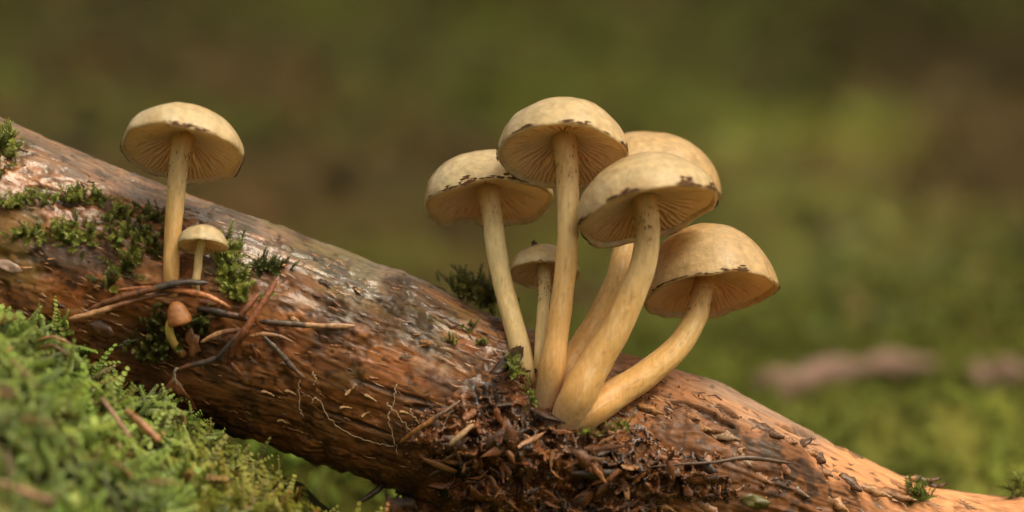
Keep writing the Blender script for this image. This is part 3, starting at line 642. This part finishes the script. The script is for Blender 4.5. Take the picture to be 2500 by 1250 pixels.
# fine crumbs, uncountable
vs_, fs_, cs_ = [], [], []
rr = np.random.default_rng(5); k = 0; bx = rr.uniform(970, 2010, 16000); by = rr.uniform(880, 1290, 16000); tk = thick(bx, by); ok = ((tk > .0) & (rr.random(16000) < .30)) | ((rr.random(16000) < .08) & (bx > 1500)); ok &= by > np.interp(bx, _kx, _kt) + 45
bx, by, tk = bx[ok], by[ok], np.maximum(tk[ok], 0); Yf = log_front(bx, by) - tk
PB = at(bx, by, Yf - .02); n = len(PB); sz = rr.uniform(.018, .055, n)
oct_ = np.array([(1, 0, 0), (-1, 0, 0), (0, 1, 0), (0, -1, 0), (0, 0, 1), (0, 0, -1.)]); of = np.array([(0, 2, 4), (2, 1, 4), (1, 3, 4), (3, 0, 4), (2, 0, 5), (1, 2, 5), (3, 1, 5), (0, 3, 5)])
V = PB[:, None] + oct_[None] * sz[:, None, None] * rr.uniform(.4, 1.3, (n, 6, 1)) + rr.normal(0, .25, (n, 6, 3)) * sz[:, None, None]
cr_c = np.array(FLC)[rr.integers(0, 7, n)] * rr.uniform(.7, 1.3, (n, 1))
o = link('fine_crumbs', mesh('fine_crumbs', V.reshape(-1, 3) - CB, (of[None] + 6 * np.arange(n)[:, None, None]).reshape(-1, 3), M_rot, {'col': np.repeat(cr_c, 6, 0)}, smooth=False), clump); o['kind'] = 'stuff'

# ------------------------------------------------------------------ needles, twigs, leaves
def stick(name, label, cat, pts, col0, col1, split=.5, m=10, squash=.75, seed=0, group=None, off=.08, tip=.35, free=None, soft=.04, rough=.24):
    """pts: px, py, radius px, lift cm off the log (or depth when free)"""
    P = np.array([(*(at(a, b, d) if free else onlog(a, b, off + d)), r * .0078) for a, b, r, d in pts]); Q = spline(P, 14 * len(P))
    R = Q[:, 3].copy(); n = len(R); e = np.linspace(0, 1, n); R *= np.minimum(1, tip + (1 - tip) * np.minimum(e, 1 - e) / .06)
    V, F, uu, _ = tube(Q[:, :3], R, m, rough, seed, squash); b = Q[:, :3].mean(0)
    c = mixc(np.tile(col0, (len(V), 1)).astype(float), col1, ss(split - soft, split + soft, uu + .04 * vn(V[:, 0] * 9, V[:, 2] * 9, 0, seed)))
    c = c * (1 - .6 * ss(.55, .75, vn(uu * 40, V[:, 2] * 6, 0, seed + 1)))[:, None]
    o = link(name, mesh(name, V - b, F, M_needle, {'col': c}), None, b); return tag(o, label, cat, group)
BRN, DRK, TAN, ORG, RED_, GRY = (.13, .050, .019), (.030, .017, .010), (.30, .16, .075), (.22, .075, .025), (.11, .036, .015), (.10, .075, .05)
G_ = 'fallen needles and twigs by the lone mushroom'
stick('spruce_needle', 'dark curved needle lying across the foot of the lone tall mushroom', 'needle', [(212, 757, 6, .15), (290, 727, 11, .25), (370, 706, 10, .35), (440, 690, 10, .45), (508, 691, 9, .40)], BRN, (.05, .038, .03), .55, seed=1, group=G_)
stick('spruce_needle', 'pale tan needle end pointing away over the dark hollow', 'needle', [(168, 778, 6, .30), (230, 764, 9, .30), (290, 745, 8, .28), (350, 728, 7, .2), (430, 712, 6, .15)], TAN, BRN, .42, seed=2, group=G_)
stick('spruce_needle', 'orange-brown needle with a pointed tip curving under the dark needle', 'needle', [(282, 709, 5, .12), (340, 704, 7, .15), (430, 708, 9, .30), (500, 722, 10, .35), (562, 750, 5, .30)], ORG, (.34, .12, .035), .5, seed=3, group=G_)
stick('twig', 'straight stick half dark and half peeled tan, pointing along the log', 'twig', [(632, 785, 8, .12), (700, 790, 10, .12), (770, 795, 9, .1), (868, 796, 9, .08)], (.06, .034, .018), TAN, .58, seed=4, group=G_)
stick('twig', 'dark twig running back from the straight stick towards the button', 'twig', [(478, 752, 8, .05), (530, 762, 11, .1), (580, 772, 10, .12), (618, 784, 8, .14)], DRK, (.07, .03, .014), .5, seed=5, group=G_)
stick('spruce_needle', 'long reddish needle standing up steeply where the twigs cross', 'needle', [(677, 680, 7, .75), (640, 742, 10, .6), (600, 805, 11, .5), (572, 850, 11, .35), (556, 893, 8, .2)], (.22, .075, .03), RED_, .5, seed=6, group=G_)
stick('spruce_needle', 'dark thin needle crossing beside the reddish one, low end splintered', 'needle', [(620, 770, 6, .4), (585, 815, 8, .4), (553, 850, 8, .35), (527, 878, 6, .3)], (.13, .05, .02), (.05, .036, .03), .4, seed=7, group=G_)
stick('twig', 'short dark wet twig leading down to the curled brown leaf', 'twig', [(545, 868, 7, .28), (500, 884, 9, .25), (462, 893, 8, .22), (430, 905, 6, .2)], (.05, .034, .026), (.12, .05, .022), .6, seed=8, group=G_)
stick('spruce_needle', 'dark grey-brown needle slanting down the bare wood below the straight stick', 'needle', [(640, 818, 6, .2), (680, 858, 8, .18), (715, 897, 8, .1), (746, 926, 6, .04)], (.075, .05, .035), (.10, .055, .03), .7, seed=9, group=G_)
stick('spruce_needle', 'pale brown needle lying flat behind the crossing twigs', 'needle', [(490, 836, 5, .1), (525, 818, 8, .12), (560, 808, 8, .12), (606, 806, 5, .1)], TAN, BRN, .5, seed=10, group=G_)
stick('spruce_needle', 'light brown bent needle pointing along the log under the straight stick', 'needle', [(606, 822, 5, .2), (640, 816, 7, .2), (678, 820, 6, .15), (720, 838, 4, .08)], (.24, .12, .05), (.17, .08, .035), .5, seed=11, group=G_)
stick('spruce_needle', 'short brown needle stub below the crossing twigs', 'needle', [(562, 886, 6, .12), (575, 900, 7, .1), (592, 918, 5, .05)], BRN, BRN, seed=12, group=G_)
stick('spruce_needle', 'broad reddish needle leaning behind the tall reddish one', 'needle', [(630, 718, 6, .35), (608, 745, 10, .35), (586, 775, 10, .3)], (.18, .06, .024), BRN, seed=13, group=G_)
stick('spruce_needle', 'small dark reddish needle hanging under the bent needle', 'needle', [(612, 838, 5, .1), (620, 855, 6, .08), (628, 874, 5, .04)], RED_, RED_, seed=14, group=G_)
stick('fungal_thread', 'pale grey thread hanging from the short dark wet twig', 'thread', [(434, 898, 4, .3), (426, 908, 4, .3), (427, 925, 4, .3), (431, 940, 3, .26)], (.34, .29, .22), (.3, .25, .2), seed=15, rough=.2)
stick('spruce_needle', 'orange-brown needle stuck aslant in the rotten clump', 'needle', [(976, 1080, 4, .30), (1020, 1048, 8, .45), (1070, 1015, 8, .45), (1118, 982, 5, .3)], (.28, .12, .04), (.10, .05, .024), .6, seed=16)
stick('wood_sliver', 'pale fibrous wood sliver lying on the rotten clump', 'wood sliver', [(1096, 1088, 8, .75), (1125, 1062, 9, .75), (1155, 1036, 6, .6)], (.36, .24, .13), (.30, .18, .09), seed=17, rough=.15)
stick('twig', 'long thin dark twig lying across the rotten end of the log', 'twig', [(1585, 1140, 3, .5), (1660, 1134, 4, .48), (1750, 1128, 5, .45), (1810, 1118, 8, .42), (1870, 1122, 7, .38), (1935, 1132, 4, .3)], (.055, .026, .012), (.07, .034, .016), seed=18, rough=.18)
stick('spruce_needle', 'dark flat needle hanging below the underside of the log', 'needle', [(945, 1168, 6, .9), (925, 1193, 10, .8), (900, 1212, 10, .75), (871, 1231, 4, .7)], (.05, .027, .012), (.06, .034, .014), seed=19, free=True)
def gpt(px, py, y0, y1):
    return [(a, b, r, y0 + (y1 - y0) * i / 2) for i, (a, b, r) in enumerate(zip(px, py, (6, 7, 6)))]
stick('spruce_needle', 'thin pinkish needle sunk in the green moss bank', 'needle', [(246, 970, 5, -4.3), (282, 1018, 7, -4.5), (318, 1070, 6, -4.7)], (.27, .14, .09), (.25, .12, .07), seed=20, free=True)
stick('twig', 'stubby orange-brown twig half buried in the moss bank', 'twig', [(305, 1000, 8, -4.1), (345, 1035, 12, -4.3), (392, 1078, 10, -4.4)], (.22, .10, .035), (.27, .115, .04), seed=21, free=True)
stick('spruce_needle', 'long blurred brown needle lying low in the front of the moss', 'needle', [(-60, 1168, 9, -9.4), (30, 1192, 11, -9.5), (128, 1224, 8, -9.6)], (.28, .14, .085), (.28, .14, .085), seed=22, free=True)
stick('twig', 'thin upright reddish twig in front of a pale flake at the moss edge', 'twig', [(462, 1000, 4, .95), (470, 1030, 6, .95), (466, 1062, 6, .9), (465, 1095, 4, .7)], (.22, .09, .04), (.10, .04, .018), seed=23, rough=.2)
def plate(name, label, cat, pts, lift, col, seed, thick_=.02, mat=None, free=None, curl=.12):
    """thin curled plate with an outline given in pixels, lying off the log"""
    n = len(pts); P = np.array(pts, float); ctr = P.mean(0); rings = [P, ctr + (P - ctr) * .66, ctr + (P - ctr) * .33]
    V, rows = [], []
    for j, R_ in enumerate(rings):
        for i, (a, b) in enumerate(R_):
            z = lift + curl * (1 - j / 3) * math.sin(i * 2.1 + seed) + .02 * float(vn(np.array(a * .1), np.array(b * .1), 0, seed))
            V.append(at(a, b, free - z) if free is not None else onlog(a, b, z))
    V.append(at(*ctr, free - lift) if free is not None else onlog(*ctr, lift)); V = np.array(V); k = len(V); W = V + np.array([0, thick_, -.004])
    F = [grid_faces(3, n, True), grid_faces(3, n, True)[:, ::-1] + k]; j = np.arange(n); j2 = (j + 1) % n
    F += [np.stack([2 * n + j, 2 * n + j2, np.full(n, 3 * n)], 1), np.stack([2 * n + j2, 2 * n + j, np.full(n, 3 * n)], 1) + k, np.stack([j2, j, j + k, j2 + k], 1)]
    V2 = np.vstack([V, W]); c = np.tile(col, (len(V2), 1)) * (1 + .35 * vn(V2[:, 0] * 7, V2[:, 2] * 7, 0, seed))[:, None]; b = V.mean(0)
    return tag(link(name, mesh(name, V2 - b, F, mat or M_leaf, {'col': np.clip(c, 0, 1)}, smooth=False), None, b), label, cat)
for i in range(14):
    x0 = random.uniform(-12.3, -6.2); y0 = random.uniform(-9, -2.6); z0 = float(ground_z(x0, y0)) + .42; a_ = random.uniform(-1, 1); L_ = random.uniform(.5, 1.1)
    P = np.array([(x0 - L_ / 2 * math.cos(a_), y0, z0 + L_ / 2 * math.sin(a_) * .6 - .1), (x0, y0 - .1, z0 + .05), (x0 + L_ / 2 * math.cos(a_), y0 - .1, z0 - L_ / 2 * math.sin(a_) * .6 - .1)]); Q = spline(P, 16)
    V, F, uu, _ = tube(Q, .035 * (1 - .6 * np.abs(np.linspace(-1, 1, 16)) ** 4), 7, .15, i); c = np.tile(random.choice(((.20, .085, .03), (.27, .13, .06), (.12, .05, .02))), (len(V), 1)); b = P.mean(0)
    tag(link('spruce_needle', mesh('spruce_needle', V - b, F, M_needle, {'col': c}), None, b), 'short brown needle caught among the green moss bank', 'needle', 'needles caught in the moss bank')
plate('dead_leaf', 'curled brown dead leaf hanging like a tent below the short wet twig', 'leaf', [(425, 918), (440, 935), (452, 955), (470, 978), (482, 1000), (470, 998), (448, 978), (430, 965), (415, 968), (398, 974), (374, 972), (395, 955), (410, 935)], .38, (.22, .085, .032), 3, curl=.2)
plate('pale_flake', 'pale papery flake behind the thin reddish twig', 'flake', [(452, 1030), (460, 1022), (475, 1020), (485, 1028), (486, 1042), (478, 1056), (466, 1052), (458, 1042)], .80, (.46, .34, .23), 4, curl=.05)
plate('bark_scale', 'dark pointed bark scale leaning on the foot of the torn-edged mushroom', 'bark scale', [(1279, 840), (1277, 870), (1262, 898), (1240, 905), (1215, 915), (1192, 912), (1210, 890), (1230, 868), (1250, 850)], .62, (.035, .017, .008), 5, curl=.16, thick_=.05)
plate('dead_leaf', 'small reddish leaf scrap resting on the wood beside the button', 'leaf', [(455, 805), (468, 800), (474, 815), (488, 818), (484, 838), (492, 856), (478, 862), (470, 882), (458, 866), (462, 845), (450, 830)], .12, (.13, .05, .018), 6, curl=.05)
plate('wet_leaf_scrap', 'wet olive-green leaf scrap on the rotten end of the log', 'leaf', [(1812, 1212), (1835, 1205), (1862, 1212), (1882, 1226), (1874, 1240), (1848, 1244), (1822, 1236), (1808, 1224)], .42, (.085, .070, .016), 7, curl=.16, thick_=.05)
plate('bark_scale', 'thin brown bark scale lying in the dark hollow above the moss', 'bark scale', [(215, 785), (245, 780), (268, 795), (280, 815), (262, 830), (238, 820), (222, 803)], .25, (.07, .03, .012), 8, curl=.1)
plate('bark_scale', 'pinkish bark scale stuck to the log at the end of the moss band', 'bark scale', [(-10, 632), (20, 634), (45, 648), (56, 662), (30, 668), (8, 658), (-10, 650)], .12, (.30, .20, .15), 9, curl=.05)
# far fallen branches on the hillside
def branch(label, px0, py0, px1, py1, r, bow, seed):
    a = ray_ground(px0, py0); b = ray_ground(px1, py1)
    t = np.linspace(0, 1, 30)[:, None]; P = a * (1 - t) + b * t + np.array([0, 0, bow]) * np.sin(np.pi * t)
    P[:, 2] = np.maximum(P[:, 2] + r * .5, ground_z(P[:, 0], P[:, 1]) + r * .3)
    V, F, _, _ = tube(P, r * (1 - .35 * t[:, 0]) * (1 + .45 * vn(t[:, 0] * 7, 0, 0, 5)), 14, .3, seed); c = P.mean(0); tag(link('fallen_branch', mesh('fallen_branch', V - c, F, M_branch), None, c), label, 'branch')
branch('bare reddish-brown branch lying on the mossy slope behind the log', 1880, 968, 2275, 905, .48, .3, 3)
branch('short pale brown branch stub further along the mossy slope', 2380, 945, 2640, 930, .50, .1, 4)

# leaf litter and coarse growth on the far slope
def litter(n, y0, y1, seed):
    r = np.random.default_rng(seed); y = y0 + (y1 - y0) * r.random(n) ** 1.4; x = (r.random(n) - .5) * (y + CAMD) * .62; z = ground_z(x, y) + .2
    sz = r.uniform(.4, 1.2, n) * (1 + y / 200); a = np.linspace(0, 2 * np.pi, 6, endpoint=False)
    loc = np.stack([np.cos(a), np.sin(a), 0 * a], 1)[None] * r.uniform(.5, 1.1, (n, 6, 1)) * np.array([1, .6, 1]) + r.normal(0, .15, (n, 6, 3)) * np.array([0, 0, 1])
    d = r.normal(size=(n, 3)) * .5 + np.array([0, -.7, .8]); d /= np.linalg.norm(d, axis=1, keepdims=True); A = np.cross(d, r.normal(size=(n, 3))); A /= np.linalg.norm(A, axis=1, keepdims=True); B = np.cross(d, A)
    V = (loc[..., 0, None] * A[:, None] + loc[..., 1, None] * B[:, None] + loc[..., 2, None] * d[:, None]) * sz[:, None, None] + np.stack([x, y, z], 1)[:, None]
    li = np.clip(np.searchsorted(gx, x), 0, len(gx) - 1); lj = np.clip(np.searchsorted(gy, y), 0, len(gy) - 1)
    c = GC[li, lj] * r.uniform(.45, 1.9, (n, 1)) * (1 + r.uniform(-.2, .2, (n, 3))) + .006  # follows the ground colour, painted shade included
    return mesh('leaf_litter', V.reshape(-1, 3) - np.array([0, 90, 8.0]), np.arange(n * 6).reshape(-1, 6), M_ground, {'col': np.repeat(c, 6, 0)}, smooth=False)
tag(link('leaf_litter', litter(3600, 42, 330, 8), None, (0, 90, 8.0)), 'scattered brown and green leaf litter on the blurred slope far behind the log', 'leaf litter', kind='stuff')

# ------------------------------------------------------------------ moss
def shoot(nodes, L, lw, ll, seed, droop=.25, up=.55, curl=.5, per=3, taper=.5, tw=.14):
    """one moss shoot along +z (unit cm): arrays of verts and quads; leaves are cupped two-quad blades"""
    r = np.random.default_rng(seed); V, F, T = [], [], []
    for i in range(nodes):
        f = i / (nodes - 1); z = L * f; xo = droop * L * f * f
        s_ = (1 - taper * abs(f - .4) / .6) * r.uniform(.8, 1.15)
        for k in range(per):
            a = i * 2.4 + k * 2 * math.pi / per + r.uniform(-.3, .3); upk = up + .5 * f ** 3 + r.uniform(-.12, .12)
            d = np.array([math.cos(a), math.sin(a), upk]); d /= np.linalg.norm(d); sd = np.array([-math.sin(a), math.cos(a), 0]); nn = np.cross(d, sd)
            o = np.array([xo, 0, z]); l_, w_ = ll * s_, lw * s_; b = len(V)
            mid = o + d * l_ * .5 - nn * curl * l_ * .12; tip = o + d * l_ * .92 - np.array([0, 0, 1]) * curl * l_ * .28
            V += [o - sd * w_ * .25, o + sd * w_ * .25, mid + sd * w_ * .5 + nn * w_ * .18, mid - sd * w_ * .5 + nn * w_ * .18, tip + sd * w_ * tw, tip - sd * w_ * tw]
            F += [(b, b + 1, b + 2, b + 3), (b + 3, b + 2, b + 4, b + 5)]; T += [f * .6, f * .6, f * .6 + .2, f * .6 + .2, f * .6 + .4, f * .6 + .4]
    b = len(V); V += [(-.008, 0, 0), (.008, 0, 0), (droop * L + .003, 0, L), (droop * L - .003, 0, L)]; F += [(b, b + 1, b + 2, b + 3)]; T += [0, 0, .5, .5]
    return np.array(V, float), np.array(F, int), np.array(T, float)
def scatter(name, variants, P, D, sc, dark, light, tint, mat, base, parent=None, rng=RNG):
    """join many shoots at P pointing along D into one mesh"""
    Vs, Fs, Cs, nb = [], [], [], 0
    idx = rng.integers(0, len(variants), len(P))
    D = D / np.linalg.norm(D, axis=1, keepdims=True)
    rnd = rng.normal(size=D.shape); A = np.cross(D, rnd); A /= np.linalg.norm(A, axis=1, keepdims=True); B = np.cross(D, A)
    for v, (V, F, T) in enumerate(variants):
        s = idx == v; n = s.sum()
        if not n: continue
        W = (V[None, :, 0, None] * A[s][:, None] + V[None, :, 1, None] * B[s][:, None] + V[None, :, 2, None] * D[s][:, None]) * sc[s][:, None, None] + P[s][:, None]
        Vs.append(W.reshape(-1, 3)); Fs.append((F[None] + len(V) * np.arange(n)[:, None, None]).reshape(-1, 4) + nb); nb += n * len(V)
        tt = np.clip(T[None] * np.ones((n, 1)), 0, 1)[..., None]
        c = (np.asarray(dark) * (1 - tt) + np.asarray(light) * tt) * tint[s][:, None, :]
        Cs.append(c.reshape(-1, 3))
    return link(name, mesh(name, np.vstack(Vs) - base, np.vstack(Fs), mat, {'col': np.clip(np.vstack(Cs), 0, 1)}, smooth=False), parent, base)
FEATHER = [shoot(13, .62 + .09 * i, .17, .155, 400 + i, .35 + .16 * i, .55, 1.5, 3, .35, .46) for i in range(5)]
COARSE = [shoot(9, 1.3, .26, .34, 420 + i, .2 + .1 * i, .4, .8, 3) for i in range(4)]
SPIKY = [shoot(11, .46, .045, .17, 440 + i, .1 + .06 * i, .75, .35, 4, .3) for i in range(5)]
def tints(n, amp=.3, rng=RNG):
    t = 1 + rng.uniform(-amp, amp, (n, 1)); return t * np.array([1, 1, 1]) * (1 + rng.uniform(-.12, .12, (n, 3)) * np.array([1, .4, 1]))
# bank of feathery moss in front of the log
n = 9500; bx = RNG.uniform(-15.5, -2.6, n); by = RNG.uniform(-14, -.6, n); bz = ground_z(bx, by)
ipx, ipy = px_of(np.stack([bx, by, bz], -1)); ok = (by < YC - log_y(bx) * np.sqrt(np.clip(1 - ((bz - log_c(bx)) / log_h(bx)) ** 2, 0, 1)) + .25) & (bz > -7.9) & (ipy < 1420)
bx, by, bz = bx[ok], by[ok], bz[ok]; n = len(bx)
D = np.stack([.35 + RNG.normal(0, .6, n), -.75 + RNG.normal(0, .5, n), .35 + RNG.normal(0, .4, n)], 1)
cl = fbm(bx / 1.6, by / 1.6, 0, 111, 3)
tn = tints(n, .3) * (1 + .5 * cl)[:, None]; D = D + .9 * np.stack([fbm(bx / 1.1, by / 1.1, 0, 113, 2), fbm(bx / 1.1, by / 1.1, 0, 115, 2), 0 * bx], 1); ded = (RNG.random(n) < .07)[:, None]; tn = np.where(ded, tn * np.array([1.0, .55, .8]), tn)
yel = ss(-8.2, -6.2, bx + .6 * cl) * ss(-5.5, -3, by); tn = tn * (1 - .5 * yel[:, None] * np.array([.05, .6, .8]))
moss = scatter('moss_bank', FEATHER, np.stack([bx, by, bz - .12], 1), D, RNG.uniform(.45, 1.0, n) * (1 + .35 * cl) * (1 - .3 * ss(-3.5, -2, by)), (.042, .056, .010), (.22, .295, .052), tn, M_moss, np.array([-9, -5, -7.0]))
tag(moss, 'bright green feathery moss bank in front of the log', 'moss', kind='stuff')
# ground moss behind the log
n = 9000; bx = RNG.uniform(-18, 26, n); by = 4 + 50 * RNG.random(n) ** 1.3; bz = ground_z(bx, by); D = np.stack([RNG.normal(0, .6, n), -.4 + RNG.normal(0, .5, n), .8 + RNG.normal(0, .3, n)], 1)
cl = fbm(bx / 3, by / 3, 0, 121, 3)
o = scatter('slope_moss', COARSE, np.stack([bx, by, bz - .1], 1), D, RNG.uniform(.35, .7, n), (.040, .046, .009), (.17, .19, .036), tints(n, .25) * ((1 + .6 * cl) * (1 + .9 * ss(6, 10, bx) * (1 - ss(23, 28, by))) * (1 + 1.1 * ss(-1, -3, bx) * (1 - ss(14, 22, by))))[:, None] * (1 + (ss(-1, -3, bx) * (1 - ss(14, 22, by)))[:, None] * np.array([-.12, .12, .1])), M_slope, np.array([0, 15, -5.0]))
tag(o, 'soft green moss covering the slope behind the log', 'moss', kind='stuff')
# spiky tufts on the log: each its own thing
def tuft(label, spots, n, seed, dark=(.085, .10, .015), light=(.28, .31, .06), size=.72, off=0.0, depth=None, spread=(0, -.5, .8), name='moss_tuft'):
    r = np.random.default_rng(seed); Ps = []; n = int(n * 1.15)
    for _ in range(n):
        a, b, rx, ry = spots[r.integers(len(spots))]; px, py = a + r.normal(0, .5) * rx, b + r.normal(0, .5) * ry
        Ps.append(onlog(px, py, off + r.uniform(-.03, .05)) if depth is None else at(px, py, depth + r.uniform(-.3, .3)))
    Ps = np.array(Ps); D = np.array(spread)[None] + r.normal(0, .75, (n, 3))
    base = Ps.mean(0)
    return tag(scatter(name, SPIKY, Ps, D, size * r.uniform(.6, 1.1, n), dark, light, tints(n, .25, r), M_mossdry, base, None, r), label, 'moss', 'spiky moss tufts on the log')
tuft('big spiky moss mat on the log behind the lone tall mushroom', [(285, 530, 45, 40), (230, 590, 80, 26), (150, 592, 80, 22), (300, 590, 60, 30), (180, 560, 50, 20), (70, 575, 60, 16)], 150, 1)
tuft('thin moss line running along a crack above the big moss mat', [(60, 498, 70, 10), (120, 490, 50, 10), (180, 480, 50, 12), (235, 488, 30, 22), (20, 505, 40, 8)], 80, 2, size=.75)
tuft('moss tuft high on the log where it meets the pale wet wood', [(8, 372, 24, 40), (22, 345, 14, 22)], 45, 3, size=.9)
tuft('low dark moss patch right behind the stem of the lone tall mushroom', [(365, 530, 36, 20), (350, 570, 36, 28), (385, 600, 24, 40)], 60, 4, dark=(.045, .055, .008), light=(.16, .17, .03))
tuft('loose moss strands beside the foot of the lone tall mushroom', [(270, 690, 40, 26), (300, 660, 30, 24), (330, 640, 20, 20)], 36, 5, dark=(.045, .055, .008), light=(.16, .17, .03), size=.9)
tuft('upright moss column beside the small pale mushroom', [(556, 620, 26, 26), (558, 660, 24, 34), (566, 700, 26, 30), (590, 722, 22, 14)], 95, 6, size=.95)
tuft('flat dark moss patch on bare wood uphill of the straight stick', [(640, 648, 26, 12), (670, 655, 40, 10)], 32, 7, dark=(.025, .034, .008), light=(.085, .10, .02), size=.8)
tuft('dark moss in the hollow around the mushroom button', [(380, 800, 34, 40), (400, 850, 40, 30), (360, 850, 40, 30), (490, 800, 26, 26)], 90, 8, dark=(.03, .035, .006), light=(.11, .115, .02), size=.8)
tuft('dark olive moss tuft peeping over the top of the log beside the cluster', [(1125, 700, 36, 22), (1170, 715, 36, 22), (1195, 735, 26, 16)], 70, 9, dark=(.06, .065, .014), light=(.17, .17, .035), depth=1.6, size=1.0)
tuft('tiny green moss sprigs on bare wood uphill of the cluster', [(1150, 800, 16, 8), (1175, 838, 30, 8), (1115, 838, 16, 12)], 20, 10, size=.55)
tuft('bright moss sprig against the dark bark scale', [(1250, 890, 12, 22), (1255, 915, 14, 14)], 26, 11, size=.62, off=.66)
tuft('green moss wisps on the rotten clump by the cluster foot', [(1290, 958, 12, 24), (1300, 975, 10, 10)], 18, 12, size=.55, off=.55)
tuft('small moss fringe under the feet of the cluster stems', [(1430, 1060, 34, 8), (1490, 1048, 34, 8), (1520, 1042, 20, 8)], 26, 13, size=.5, off=.36)
tuft('green moss sprig on the pale end of the log', [(2232, 1200, 14, 12), (2240, 1222, 20, 12), (2262, 1212, 20, 8)], 30, 14, size=.75, light=(.15, .20, .02), off=.1)
tuft('thin moss sprig standing at the low tip of the log', [(2478, 1205, 12, 12), (2488, 1185, 8, 16)], 16, 15, size=.8, depth=1.0)
